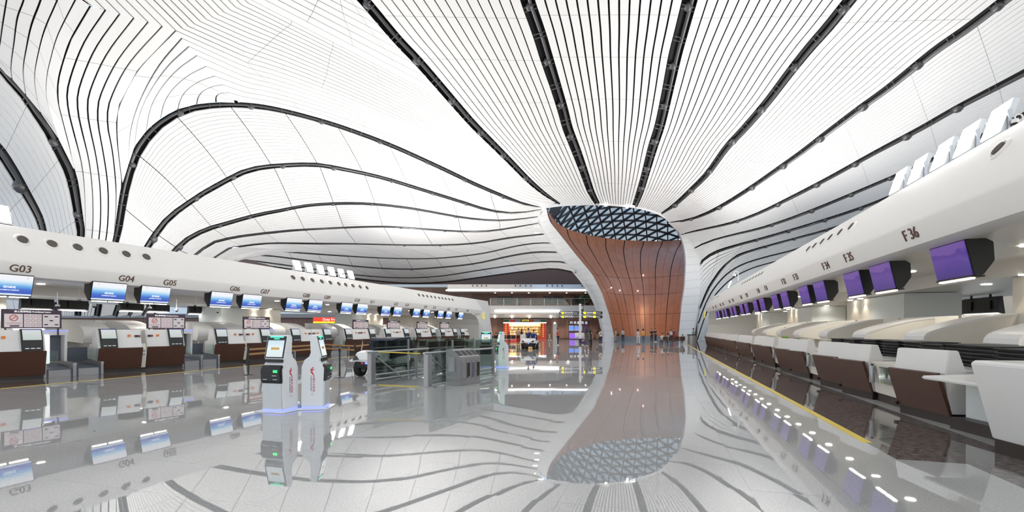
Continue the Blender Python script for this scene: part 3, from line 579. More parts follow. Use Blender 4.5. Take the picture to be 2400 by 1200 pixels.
# white lip around the near side of the opening, carrying the strips
mb = MB(); fr = np.array([(x, y, 15.9) for x, y in front]); out = fr+np.array([[(f[0]-cen[0])*.035, (f[1]-cen[1])*.035, .25] for f in fr])
mb.add([p for i in range(len(fr)) for p in (fr[i]+np.array((0, 0, .6)), fr[i], out[i])], [(i*3+q, i*3+q+1, (i+1)*3+q+1, (i+1)*3+q) for i in range(len(fr)-1) for q in range(2)]); mb.build('rim_lip', 'ceil', COL)
for u, v in ((1272,487),(1262,499),(1258,517),(1262,531),(1262,546),(1402,478),(1487,485)):      # bright little fittings where the ribs meet the edge
    D_ = 57.5 if v < 495 else 59.2
    p = at(u, v, D_-1.2); mb = MB(); mb.box(p.x-.5, p.x+.1, p.y, p.y+.06, p.z-.03, p.z+.03); mb.build('rib_lamp', 'tube', COL)
# ---------------------------------------------------------------- far wall with mezzanine
YB = 78.0
def wx(u, D=YB): return (u-1200)/FPX*D
def wz(v, D=YB): return H+(VH-v)/FPX*D
WB = thing('wall_back', 'brown panelled far wall with a mezzanine above the shops', None, kind='structure')
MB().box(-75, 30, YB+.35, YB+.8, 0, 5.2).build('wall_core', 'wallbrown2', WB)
MB().box(30.02, 75, YB+.35, YB+.8, 0, 16).build('white_wall_part', 'cream', WB)
WR = MB(); a_, b_, c_, d_ = W2(-4, 27), W2(70, 27), W2(70, 27.4), W2(-4, 27.4); up_ = Vector((0, 0, 7)); WR.hexa([a_, d_, c_, b_, a_+up_, d_+up_, c_+up_, b_+up_]); tag(WR.build('wall_right', 'cream'), 'plain pale wall far beyond the right check-in island', kind='structure')
x = -75.0; k = 0
while x < 22:
    w = 2.2
    if not (wx(1176) < x+w/2 < wx(1288)):
        MB().box(x+.02, x+w-.02, YB+.22, YB+.36, .15, wz(746)).build('wall_panel', 'wallbrown', WB)
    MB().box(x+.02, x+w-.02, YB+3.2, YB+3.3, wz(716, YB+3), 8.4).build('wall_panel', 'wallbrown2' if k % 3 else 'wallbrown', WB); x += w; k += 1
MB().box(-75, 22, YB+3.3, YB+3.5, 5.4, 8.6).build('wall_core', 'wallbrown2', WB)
# mezzanine slab: white front with a light band
mb = MB(); z0, z1, z2 = wz(745), wz(736), wz(717)
mb.prism([(YB-1.6, z1), (YB-1.6, z2), (YB+3.4, z2), (YB+3.4, z0), (YB-.4, z0)], -75, 30, 'x'); mb.build('mezzanine_slab', 'fascia', WB)
MB().box(wx(1160, YB-1.6), wx(1312, YB-1.6), YB-1.75, YB-1.6, wz(731.5), wz(728)).build('light_band', 'bandlight', WB)
MB().box(-75, 30, YB-1.2, YB+3.3, z2, z2+.05).build('mezzanine_floor', 'wallbrown2', WB)
# upper storey fascia with its own band and nozzles
mb = MB(); za, zb = wz(684, YB-1), wz(667, YB-1)
mb.prism([(YB-1.8, za+.35), (YB-1.3, zb), (YB+3.4, zb), (YB+3.4, za), (YB-1.2, za)], wx(1050, YB-1), 30, 'x'); mb.build('upper_fascia', 'fascia', WB)
MB().box(wx(1045, YB-1.8), wx(1382, YB-1.8), YB-1.95, YB-1.7, wz(682, YB-1.8), wz(679, YB-1.8)).build('light_band', 'bandlight', WB)
for u in (1108,1118.5,1129,1140,1208,1219,1232,1244,1282,1294,1306,1317,1364):
    p = at(u, 669.8, YB-1.6); MB().lathe([(.12, 0), (.12, .2)], 8, X=Matrix.Translation(p) @ Matrix.Rotation(math.pi/2, 4, 'X')).build('air_nozzle', 'hole', WB)
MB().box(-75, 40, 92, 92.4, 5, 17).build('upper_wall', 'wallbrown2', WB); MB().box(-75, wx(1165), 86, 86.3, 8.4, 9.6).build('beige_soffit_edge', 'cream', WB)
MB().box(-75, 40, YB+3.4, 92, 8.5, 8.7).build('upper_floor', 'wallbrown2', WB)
for u0, u1 in ((1165, 1202), (1273, 1292), (1296, 1320), (1345, 1376)):        # dark openings along the mezzanine
    MB().box(wx(u0, YB+3.1), wx(u1, YB+3.1), YB+3.05, YB+3.2, wz(712, YB+3), wz(694, YB+3)).build('dark_opening', 'black', WB)
RL = thing('balcony_railing', 'glass balcony railing with steel posts along the mezzanine edge', 'railing', (0, YB-1.5, z2))
us_ = [1150+31*i for i in range(9)]
for i in range(8):
    MB().box(wx(us_[i])+.05, wx(us_[i+1])-.05, -.02, .02, .08, 1.0).build('pane', 'glass', RL)
for u in us_: MB().box(wx(u)-.05, wx(u)+.05, -.05, .05, 0, 1.08).build('post', 'steel', RL)
MB().tube([(wx(us_[0]), 0, 1.1), (wx(us_[-1]), 0, 1.1)], .05, 8).build('handrail', 'steel', RL)
for u, c in ((1361, 0), (1376, 1), (1217, 2)):
    p = at(u, 716, YB); pt = thing('potted_shrub', ['dark leafy shrub behind the balcony railing, left one by the column', 'dark leafy shrub behind the balcony railing, right one by the column', 'small leafy shrub behind the railing near its left end'][c], 'plant', (p.x, YB-.62, z2+.05))
    MB().lathe([(.25, 0), (.3, .4), (.28, .42)], 10).build('pot', 'black', pt); mb = MB()
    rr = random.Random(c)
    for q in range(26):
        a = rr.uniform(0, 6.28); r_ = rr.uniform(.05, .3); z = rr.uniform(.6, 2.0 if c < 2 else 1.3); c0 = Vector((r_*math.cos(a), r_*math.sin(a), z)); d = Vector((rr.uniform(-.3, .3), rr.uniform(-.3, .3), rr.uniform(-.2, .3)))
        mb.add([c0-d, c0+Vector((.12, 0, .05)), c0+d, c0-Vector((.12, 0, .05))], [(0, 1, 2, 3)])
    mb.build('foliage', 'leaf', pt); MB().tube([(0, 0, .4), (0, 0, 1.4)], .04, 6).build('stem', 'wallbrown', pt)

for u in (1160, 1200, 1240, 1290, 1330, 1375):          # lamps added under mezzanine and upper fascia to brighten the far wall
    for z_, y_, e_, v_ in ((wz(745)-.02, YB-.9, 330, 0), (wz(684, YB-1)-.02, YB+1.2, 260, 1)):
        MB().lathe([(.12, z_-.01), (.11, z_+.02)], 10, c=(wx(u), y_)).build('downlight', 'lamp', WB)
        L_ = bpy.data.lights.new('added_mezzanine_lamp', 'SPOT'); L_.energy = e_; L_.spot_size = 2.3; L_.spot_blend = .6; L_.shadow_soft_size = .1; L_.color = (1, .90, .78)
        lo = bpy.data.objects.new('added_mezzanine_lamp', L_); C.objects.link(lo); lo.location = (wx(u), y_-(.9 if not v_ else 0), z_-.06); lo.parent = WB
# ---------------------------------------------------------------- floor
FL = MB().box(-95, 95, -22, 112, -.30, -.012).build('floor', 'grout'); tag(FL, 'polished light grey granite floor in large square tiles', kind='structure')
def hall_of(x, y): return (x*sn+y*cs, x*cs-y*sn)
TS = .96; near, rest = [], []
def zone(s, t):
    bandF = 3.07 if s > 8.6 else 3.07+(8.6-s)*.36
    if bandF <= t < 4.80: return 1
    if -20.85 <= t < -18.30: return 1
    return 0
rr = random.Random(3); cells = []
for i in range(-6, 92):
    for j in range(-48, 20):
        s0, t0 = i*TS, j*TS; p = W2(s0+TS/2, t0+TS/2); D_ = p.y
        if D_ < -1 or D_ > 84: continue
        u = 1200+FPX*p.x/max(D_, .3)
        if not (-900 < u < 3300): continue
        cells.append((D_, s0, t0))
cells.sort(); tile_n = 0; restL = MB(); restD = MB()
def tile_poly(s0, t0):   # cut the tile at the band borders so that each stone keeps one colour
    out = []
    cuts = sorted([t0, t0+TS]+[c for c in (-20.85, -18.30, 3.07, 4.80) if t0 < c < t0+TS])
    for a, b in zip(cuts[:-1], cuts[1:]):
        if b-a > .02: out.append((a, b))
    return out
for D_, s0, t0 in cells:
    for a, b in tile_poly(s0, t0):
        z = zone(s0+TS/2, (a+b)/2); tx, ty = rr.gauss(0, .0007), rr.gauss(0, .0007); c0, c1 = s0+.0008, s0+TS-.0008
        q = [(c0, a+.0008), (c1, a+.0008), (c1, b-.0008), (c0, b-.0008)]; vs = []
        for s_, t_ in q:
            p = W2(s_, t_); p.z = (s_-s0-TS/2)*tx+(t_-(a+b)/2)*ty; vs.append(p)
        o_ = [v.copy() for v in vs]
        for v in o_: v.z = -.011
        f = [(3, 2, 1, 0), (0, 1, 5, 4), (1, 2, 6, 5), (2, 3, 7, 6), (3, 0, 4, 7)]
        u = 1200+FPX*W2(s0, t0).x/max(D_, .5)
        if tile_n < 290 and D_ > 3.6 and -60 < u < 2460:
            mb = MB(); mb.add(vs+o_, f); link('floor_tile', mb.mesh('floor_tile', 'floordark' if z else 'floor'), FL); tile_n += 1
        else: (restD if z else restL).add(vs+o_, f)
tag(link('floor_tiles_far', restL.mesh('floor_tiles_far', 'floor'), FL), kind='stuff'); tag(link('floor_tiles_dark', restD.mesh('floor_tiles_dark', 'floordark'), FL), kind='stuff')
def strip(name, s0, s1, t0, t1, m, z=.004, par=None, kind='structure'):
    mb = MB(); a = [W2(s0, t0), W2(s1, t0), W2(s1, t1), W2(s0, t1)]
    for v in a: v.z = .0005
    b = [v.copy() for v in a]
    for v in b: v.z = z
    mb.hexa(a+b); o = mb.build(name, m, par); 
    if kind: tag(o, kind=kind)
    return o
tag(strip('trim_1', 8.66, 58, 3.02, 3.15, 'yellow'), 'yellow floor line along the right check-in row')
tag(strip('trim_2', -6, 58, -18.36, -18.24, 'yellow'), 'yellow floor line along the left check-in row')
# ---------------------------------------------------------------- check-in canopies
def island(side):
    g = side < 0
    T0 = -20.9 if g else 5.22
    def P(s, dt, z): return W2(s, T0+side*dt, z)
    lab = 'long white canopy over the left check-in row with counter numbers' if g else 'long white canopy over the right check-in row with counter numbers'
    R = thing('check_in_canopy', lab, None, kind='structure')
    prof = [(1.15, 5.42), (.85, 5.36), (.28, 4.55), (.02, 4.08), (.0, 3.98), (.16, 3.56), (.30, 3.50), (.55, 3.50)]
    sA, sB = (-2, 56.5) if g else (2, 58.5)
    def loft(prof, ss, name, m, smooth=True):
        mb = MB(); n = len(prof); mb.add([P(s, d, z) for s in ss for d, z in prof], [(i*n+q, i*n+q+1, (i+1)*n+q+1, (i+1)*n+q) for i in range(len(ss)-1) for q in range(n-1)])
        o = mb.build(name, m, R, smooth=smooth); return o
    loft(prof, np.linspace(sA, sB, 12), 'fascia', 'fascia')
    depth = 9.0
    loft([(.55, 3.50), (3.4, 3.50)], [sA, sB], 'soffit', 'soffit', False)
    loft([(3.4, 3.50), (3.55, 3.12), (depth, 3.12)], [sA, sB], 'inner_beam', 'soffit', False)
    loft([(1.15, 5.42), (depth, 5.42)], [sA, sB], 'roof_deck', 'fascia', False)
    # far fascia on the other side of the island
    loft([(depth, 3.12), (depth+.2, 3.4), (depth-.2, 5.42)], [sA, sB], 'far_fascia', 'fascia', False)
    # end portal: the canopy folds down to the floor
    s0, s1 = sB-.02, sB+(5.2 if g else 3.0)
    legs = [(0, 5.42), (0, 0)]
    mb = MB()
    oo = [(s0-3.2, 3.50), (s0-1.9, 3.3), (s0-1.0, 2.85), (s0-.5, 2.2), (s0-.1, .0), (s1, .0), (s1-.45, 5.42), (s0-4.5, 5.42)]   # outline in (s, z)
    n = len(oo); fr = []; bk = []
    for s_, z in oo:
        d = np.interp(z, [0, 3.5, 4.0, 5.4], [.35, .12, .0, .9]); fr.append(P(s_, d, z)); bk.append(P(s_, depth-.5, z))
    mb.add(fr+bk, [tuple(range(n)), tuple(range(n, 2*n))[::-1]]+[(i, (i+1) % n, n+(i+1) % n, n+i) for i in range(n)])
    mb.build('end_portal', 'fascia', R)
    # centre core: piers and low baffle wall
    for a, b, c in ([(6.5, 8.6, 13.2), (23.5, 25.4, 28.5), (36.9, 38.8, 42)] if g else [(11, 13.5, 16.2), (22, 25, 28), (33.5, 36.5, 39.5), (45, 48, 51)]):
        d0 = 5.0 if g else 3.8
        for (q0, q1, dd, nm, mm) in ((a, b-.01, 0, 'pier', 'coolwhite'), (b, c, .05, 'pier_lining', 'cream')):
            q = [P(q0, d0+dd, 0), P(q1, d0+dd, 0), P(q1, d0+1.8, 0), P(q0, d0+1.8, 0)]
            if side > 0: q = q[::-1]
            mb = MB(); mb.hexa(q+[p+Vector((0, 0, 3.1)) for p in q]); mb.build(nm, mm, R)
        for q0 in (b+.7, b+1.9):
            MB().lathe([(.11, 3.09), (.10, 3.115)], 12, X=Matrix.Translation(P(q0, d0-.16, 0))).build('downlight', 'lamp', R)
            L_ = bpy.data.lights.new('wall_washer_lamp', 'SPOT'); L_.energy = 26; L_.spot_size = 1.5; L_.spot_blend = .3; L_.shadow_soft_size = .05; L_.color = (1, .86, .66)
            lo = bpy.data.objects.new('wall_washer_lamp', L_); C.objects.link(lo); lo.location = P(q0, d0-.16, 3.06); lo.parent = R
    # nozzles in rows on the upper face
    nz = MB(); 
    def nozzle(s_, r=.17):
        d, z = .50, 4.86; p = P(s_, d, z); nd = P(s_, d-.8, z+.55)-p; nd.normalize(); m = nd.to_track_quat('Z', 'Y').to_matrix().to_4x4(); m.translation = p
        MB().lathe([(r*1.55, -.03), (r*1.5, .02), (r*1.15, .05), (r, .03)], 20, X=m).build('air_nozzle', 'fascia', R, smooth=True).name
        h = MB().lathe([(r*.9, .03), (r*.86, .07), (r*.5, .045)], 16, X=m).build('nozzle_hole', 'hole', R)
    if g:
        for u in (52,121,181,241,295,342,686,708.5,731,753,773,793,809,826,843,859, 981,991,1000.5,1010,1019,1028,1036,1044,1052,1060):
            k = (u-1200)/FPX; t = T0-.5; nozzle(t*(cs+k*sn)/(k*cs-sn), .17)
    else:
        for u in (2346,1998,1972,1949,1930,1912,1897, 1788,1781,1774,1767,1760,1754,1748,1742, 1684,1681,1676,1672,1663,1658):
            k = (u-1200)/FPX; t = T0+.5; nozzle(t*(cs+k*sn)/(k*cs-sn), .13)
    # counter numbers standing off the band
    nums = [('G03',50),('G04',298),('G05',400),('G06',552),('G07',622),('G08',719),('G09',768),('G10',838),('G11',874),('G12',929),('G13',955),('G14',998),('G15',1019),('G16',1052),('G17',1070),('G18',1096)] if g else \
           [('F36',2130),('F35',1986),('F34',1933),('F33',1863),('F32',1835),('F31',1794),('F30',1776),('F29',1749),('F28',1736),('F27',1717),('F26',1709),('F25',1694),('F24',1688),('F23',1677),('F22',1671)]
    for tx_, u in nums:
        k = (u-1200)/FPX; t = T0+side*.03; s_ = t*(cs+k*sn)/(k*cs-sn); a = Vector((sn, cs, 0)); up = (P(0, 0, 3.98)-P(0, .16, 3.56)).normalized()
        # letters lie on the leaning band
        X = basis(a if g else -a, up, P(s_, .07, 3.80)); put_text(tx_ if g else tx_[0]+' '+tx_[1:], .36, .02, 'letter', X, R, 'counter_number')
    # row of recessed lamps in the soffit
    for i, s_ in enumerate(np.arange(3.0, 57, 2.45)):
        for d, zz in ((2.2, 3.49), (4.5, 3.11)):
            if d > 3 and i % 2: continue
            m = Matrix.Translation(P(s_+(.8 if d > 3 else 0), d, zz)); MB().lathe([(.13, -.012), (.12, .0)], 14, X=m).build('downlight', 'lamp', R)
            if (i % 3 == 0 and d < 3) or (d > 3 and i % 4 == 0):
                L_ = bpy.data.lights.new('downlight_lamp', 'SPOT'); L_.energy = SPOT*(2.6 if d < 3 else 2.0); L_.spot_size = 2.4; L_.spot_blend = .6; L_.shadow_soft_size = .12; L_.color = (1, .93, .82)
                lo = bpy.data.objects.new('downlight_lamp', L_); C.objects.link(lo); lo.location = P(s_, d, zz-.05); lo.parent = R
    return R, P
GI, GP = island(-1)
FI, FP = island(1)
# yellow letters on the end portals
a = Vector((sn, cs, 0))
put_text('G', 1.15, .05, 'flogo', basis(a, (0, 0, 1), W2(57.2, -20.93, 3.3)), GI, 'zone_letter')
put_text('F', 1.15, .05, 'flogo', basis(-a, (0, 0, 1), W2(59.6, 5.22, 3.3)), FI, 'zone_letter')
# flood light panels on the canopy roofs, aimed up at the vault
FLD = []
def flood(s_, side, label, first=[]):
    T0 = -22.0 if side < 0 else 6.3
    p = W2(s_, T0, 5.42); rz = HALL+(math.pi if side < 0 else 0)
    if not first:
        r = thing('flood_light', label, 'flood light', p, rz, 'flood lights on the canopy roofs')
        X = Matrix.Translation((0, 0, .36)) @ Matrix.Rotation(math.radians(18), 4, 'Y')
        MB().box(0, .10, -.30, .30, -.33, .33, X=X).build('housing', 'kioskgrey', r); MB().box(-.015, 0, -.275, .275, -.305, .305, X=X).build('lens', 'flood', r)
        MB().box(.0, .06, -.34, -.31, .0, .45).build('bracket', 'steel', r); MB().box(.0, .06, .31, .34, .0, .45).build('bracket', 'steel', r)
        MB().box(-.1, .2, -.36, .36, 0, .04).build('foot', 'steel', r); first.append(r); return r
    return dup(first[0], p, rz, label)
for i, u in enumerate((697, 725, 752, 778, 801, 823)):
    k = (u-1200)/FPX; t = -22.0; flood(t*(cs+k*sn)/(k*cs-sn), -1, 'bright flood panel on the left canopy roof, %s from the left' % ['first', 'second', 'third', 'fourth', 'fifth', 'sixth'][i])
flood(11.0, -1, 'bright flood panel on the left canopy at the left frame edge')
for i, u in enumerate((2335, 2265, 2207, 2150, 2105)):
    k = (u-1200)/FPX; t = 6.3; flood(t*(cs+k*sn)/(k*cs-sn), 1, 'bright flood panel on the right canopy roof, %s from the right' % ['first', 'second', 'third', 'fourth', 'fifth'][i])
flood(48, 1, 'distant bright flood panel on the right canopy near the column')

# rear roof: the same hall goes on over and behind the viewer
RC = MB().box(-62, 62, -26, 23.6, 19.6, 20.1).build('ceiling_rear', 'ceil'); tag(RC, 'plain white continuation of the vault over the near end of the hall', kind='structure')
# ---------------------------------------------------------------- check-in desks, conveyors, hoods, screens
def uG(u, t): k = (u-1200)/FPX; return t*(cs+k*sn)/(k*cs-sn)
# --- right row (zone F): local x runs into the island, y down the hall
def f_desk(first=[]):
    r = thing('check_in_desk', 'x', 'check-in desk', (0, 0, 0), 0, 'right row check-in desks')
    mb = MB(); mb.prism([(.10, .2), (.02, .93), (.08, 1.35), (.24, 1.35), (.36, .98), (1.25, .98), (1.25, .2)], -.71, .71); mb.build('body', 'white', r, bevel=.015)
    mb = MB(); mb.prism([(.09, .17), (-.13, .93), (-.07, .95), (.14, .19)], -.715, .70); mb.build('front_panel', 'brown', r, bevel=.008)
    mb = MB(); mb.box(.12, 1.2, -.69, .69, 0, .2); mb.build('plinth', 'kick', r)
    MB().box(.03, .16, .66, .74, .17, .24).build('plinth_foot', 'kick', r)
    MB().box(.34, 1.25, -.73, .73, .975, 1.0).build('worktop', 'white', r)
    return r
def f_side():
    r = thing('low_side_counter', 'x', 'counter', (0, 0, 0), 0, 'low counters between the right row desk pairs')
    mb = MB(); mb.prism([(.20, .2), (.12, .95), (.9, .95), (.9, .2)], -.90, .90); mb.build('body', 'cream', r, bevel=.01)
    MB().box(.24, .85, -.88, .88, 0, .2).build('plinth', 'kick', r)
    MB().box(.08, .10, -.55, .40, .48, .86).build('glass_panel', 'clear', r)
    d = MB().lathe([(.055, .45), (.06, .47), (.06, .83), (.045, .86)], 12, c=(.06, .70)).build('sanitiser_column', 'rail', r, smooth=True)
    MB().lathe([(.03, .86), (.03, .90)], 10, c=(.06, .70)).build('nozzle_cap', 'black', d)
    return r
def hood(g):
    r = thing('conveyor_hood', 'x', 'hood', (0, 0, 0), 0, 'white hoods over the %s row conveyors' % ('left' if g else 'right'))
    w = .52
    pr = [(1.62, 1.36), (1.56, 1.46), (1.60, 1.58), (1.74, 1.69), (2.3, 1.88), (2.9, 2.04), (3.5, 2.12)] if not g else [(1.9, 1.15), (1.80, 1.40), (1.86, 1.66), (2.05, 1.84), (2.5, 2.02), (3.0, 2.12), (3.5, 2.14)]
    pr = [tuple(q) for q in resample(pr, 22)]; inn = [(x+.05, z-.05) for x, z in pr]
    mb = MB(); mb.prism(pr+inn[::-1], -w, w); mb.build('shell', 'white', r)
    mb = MB(); mb.prism([(x+.02, z-.02) for x, z in pr]+[(3.5, 1.2), (2.7, 1.2)], -w+.01, -w+.06); mb.build('cheek', 'white' if g else 'cream', r)
    mb = MB(); mb.prism([(x+.02, z-.02) for x, z in pr]+[(3.5, 1.2), (2.7, 1.2)], w-.06, w-.01); mb.build('cheek', 'white' if g else 'cream', r)
    mb = MB(); mb.box(3.5, 3.58, -.90 if g else -1.75, .90 if g else 1.75, 0, 2.13); mb.build('back_panel', 'cream' if not g else 'white', r)
    return r
def tray_mesh():
    mb = MB(); mb.hexa([(-.30, -.42, 0), (.30, -.42, 0), (.30, .42, 0), (-.30, .42, 0), (-.36, -.48, .10), (.36, -.48, .10), (.36, .48, .10), (-.36, .48, .10)])
    mb.box(-.38, .38, -.50, .50, .085, .10); return mb.mesh('luggage_tray', 'tray')
def unit(s, t, rot, side): return W2(s, t), HALL+rot+(math.pi if side < 0 else 0)
fd = f_desk(); fs_ = f_side(); fh = hood(False); firsts = dict(d=True, s=True, h=True)
def put(proto, key, loc, rz, label):
    if firsts.get(key, True):
        firsts[key] = False; proto.location = loc; proto.rotation_euler = (0, 0, rz); proto['label'] = label; return proto
    return dup(proto, loc, rz, label)
TRAY = tray_mesh()
FROT = math.radians(9)
ORD = ['topmost']+[x+' from the top' for x in 'second third fourth fifth sixth seventh eighth ninth tenth eleventh twelfth thirteenth fourteenth'.split()]
desk_no = 36
for k in range(-1, 8):
    for j, c in enumerate((14.6, 16.45)):
        s_ = c+5.15*k; num = 36-2*(k+1)+(1-j) if True else 0
        if k == -1 and j == 0: continue
        p, rz = unit(s_, 4.84, FROT, 1); put(fd, 'd', p, rz, 'brown fronted white check-in desk below counter sign F%d' % num)
    p, rz = unit(12.98+5.15*k, 4.90, 0, 1)
    if k > -1: put(fs_, 's', p, rz, 'low cream counter with grey post between signs F%d and F%d' % (36-2*k-1, 36-2*k))
# special desk with writing shelf at the near end, and the big white desk by the frame edge
r = thing('service_desk', 'white service desk with an overhanging writing shelf beside the nearest brown front', 'service desk', *unit(9.35, 4.98, FROT, 1))
mb = MB(); mb.prism([(-.36, .86), (-.36, .92), (.9, .97), (.9, .87)], -.55, 1.00); mb.build('shelf', 'white', r, bevel=.02)
mb = MB(); mb.prism([(-.34, .87), (.10, .2), (.75, .2), (.75, .9), (.1, .9)], -.62, -.50); mb.build('end_leg', 'white', r, bevel=.01)
mb = MB(); mb.box(.35, .42, -.5, 1.0, .2, .9); mb.build('modesty_panel', 'coolwhite', r)
mb = MB(); mb.box(.1, .72, -.60, 1.0, 0, .2); mb.build('plinth', 'kick', r)
mb = MB(); mb.box(.75, 1.0, -.6, 1.1, .2, .95); mb.build('back_counter', 'cream', r, bevel=.01)
r = thing('check_in_desk', 'large white desk front cut by the right frame edge', 'check-in desk', *unit(7.72, 4.55, FROT, 1), 'right row check-in desks')
mb = MB(); mb.prism([(.12, .2), (-.16, 1.26), (-.10, 1.30), (.5, 1.30), (.55, .98), (1.25, .98), (1.25, .2)], -.9, .80); mb.build('body', 'white', r, bevel=.015)
MB().box(.14, 1.2, -.85, .78, 0, .2).build('plinth', 'kick', r)
for s_, w in ((12.0, 'nearest the frame edge, above the tray stacks'), (15.4, 'behind the desk of sign F35'), (19.1, 'behind the desk of sign F33'), (22.8, 'behind the desk of sign F32'), (26.8, 'behind the desk of sign F30'), (30.5, 'behind the desk of sign F29'), (34.3, 'behind the desk of sign F27'), (38.0, 'behind the desk of sign F26')):
    put(fh, 'h', *unit(s_, 4.95, 0, 1), 'white curved conveyor hood '+w)
# tray stacks on the conveyor shelf behind the desks
rr = random.Random(5)
for si, (s_, t_, n_, zb) in enumerate([(9.35, 6.05, 13, .45), (10.2, 6.1, 12, .5), (11.15, 6.15, 13, .45), (12.1, 6.2, 13, .45), (13.0, 6.2, 12, .5), (14.1, 6.3, 13, .45), (15.3, 6.3, 13, .45), (16.7, 6.3, 13, .45), (18.2, 6.3, 12, .5), (19.4, 6.3, 12, .5)]):
    w = ['nearest the frame edge', 'second from the frame edge', 'third from the frame edge', 'fourth from the frame edge', 'fifth from the frame edge', 'sixth from the frame edge', 'seventh from the frame edge', 'eighth from the frame edge', 'ninth from the frame edge', 'tenth from the frame edge'][si]
    MBs = thing('tray_shelf', 'low steel shelf under the black tray stack '+w, 'shelf', *unit(s_, t_, 0, 1), 'shelves under the tray stacks')
    MB().box(-.36, .36, -.47, .47, zb-.05, zb).build('board', 'steel', MBs)
    for a_ in (-.3, .3):
        for b_ in (-.4, .4): MB().box(a_-.02, a_+.02, b_-.02, b_+.02, 0, zb-.05).build('leg', 'steel', MBs)
    for q in range(n_):
        o = link('luggage_tray', TRAY); tag(o, 'black luggage tray, %s of the stack %s' % (ORD[n_-1-q], w), 'tray', 'black trays in the stack '+w)
        o.location = W2(s_, t_)+Vector((0, 0, zb+.002+q*.073)); o.rotation_euler = (0, 0, HALL+rr.uniform(-.03, .03))
# --- left row (zone G)
GROT = math.radians(-17)
def g_desk(sg):
    r = thing('bag_drop_desk', 'x', 'check-in desk', (0, 0, 0), 0, 'left row bag drop desks')
    mb = MB(); mb.prism([(.18, .12), (.0, .96), (.12, 1.34), (.24, 1.70), (.62, 1.70), (.78, 1.15), (1.1, 1.12), (1.1, .12)], -.72, .72); mb.build('body', 'white', r, bevel=.02)
    mb = MB(); mb.prism([(.15, .12), (-.08, .96), (-.03, .98), (.20, .13)], -.73, .73); mb.build('front_panel', 'brown', r, bevel=.01)
    MB().box(.2, 1.05, -.70, .70, 0, .12).build('plinth', 'kick', r)
    y0 = .38*sg; h = MB(); h.prism([(-.06, .98), (.0, 1.34), (.16, 1.74), (.34, 1.74), (.34, .98)], y0-.27, y0+.27); d = h.build('self_service_unit', 'black', r, bevel=.012)
    X = basis((0, -1, 0), (.16, 0, .40), (.075, y0, 1.535))
    MB().box(-.235, .235, -.195, .195, 0, .012, X=X).build('display', 'scrwhite', d)
    for yy in (-.14, .0, .14): MB().box(-.052, -.02, y0+yy-.05, y0+yy+.05, 1.06, 1.075).build('slot_light', 'signwhite', d)
    # side cheek with sockets, little red display and orange mark
    mb = MB(); mb.prism([(.22, .12), (.10, .60), (.16, 1.12), (.9, 1.12), (.9, .12)], -sg*.725, -sg*.90); mb.build('side_cheek', 'cream', r, bevel=.01)
    for z in (.62, .78): MB().box(.09, .12, -sg*.81-.045, -sg*.81+.045, z, z+.09).build('socket_plate', 'rail', r)
    sd_ = MB().box(.10, .14, -sg*.58-.10, -sg*.58+.08, 1.40, 1.48).build('status_display', 'black', r); MB().box(.095, .10, -sg*.58-.08, -sg*.58+.0, 1.42, 1.455).build('red_digits', 'noticered', sd_)
    MB().box(.09, .13, -sg*.30-.045, -sg*.30+.045, 1.41, 1.50).build('warning_sticker', 'orange', r)
    MB().prism([(.13, .52), (.08, .95), (.10, .95), (.15, .52)], sg*.735, sg*1.05).build('frosted_panel', 'clear', r)
    return r
def g_conv(gate):
    r = thing('baggage_conveyor', 'x', 'conveyor', (0, 0, 0), 0, 'left row baggage conveyors')
    MB().prism([(.0, .0), (.0, .26), (2.6, .42), (2.6, .0)], -.36, .36).build('bed', 'belt', r)
    MB().prism([(-.01, .262), (-.01, .275), (2.6, .435), (2.6, .422)], -.33, .33).build('belt', 'belt', r)
    for y in (-.40, .40):
        MB().prism([(-.06, .0), (-.06, .46), (2.6, .58), (2.6, .0)], y-.04, y+.04).build('side_rail', 'rail', r, bevel=.01)
        MB().tube([(-.08, y, .43), (-.02, y, .43)], .05, 12).build('bumper', 'steel', r)
    if gate:
        q = MB(); q.prism([(1.1, .0), (1.0, 1.55), (1.08, 1.66), (1.9, 1.66), (1.9, .0)], .385, .465); q.build('gate_cheek', 'white', r, bevel=.015)
        q = MB(); q.prism([(1.1, .0), (1.0, 1.55), (1.08, 1.66), (1.9, 1.66), (1.9, .0)], -.465, -.385); q.build('gate_cheek', 'white', r, bevel=.015)
        MB().box(.95, 1.9, -.465, .465, 1.50, 1.66).build('gate_head', 'white', r, bevel=.02)
        MB().box(.90, 1.6, -.465, .465, 1.66, 1.69).build('purple_light_bar', 'bluelight', r)
        MB().box(1.5, 1.56, -.38, .38, .5, 1.5).build('tunnel_curtain', 'belt', r)
        MB().box(.80, 1.05, .08, .30, .45, 1.52).build('scanner_pillar', 'signwhite', r, bevel=.02)
    else:
        MB().box(1.55, 1.6, -.38, .38, .45, 1.0).build('tunnel_curtain', 'belt', r)
        q = MB(); q.prism([(1.5, .0), (1.45, 1.35), (1.55, 1.42), (2.2, 1.42), (2.2, .0)], .385, .46); q.build('gate_cheek', 'cream', r)
    MB().box(-.02, .0, -.30, .30, .0, .25).build('end_plate', 'rail', r)
    return r
gA, gB = g_desk(1), g_desk(-1); gc1, gc2 = g_conv(True), g_conv(False); gh = hood(True)
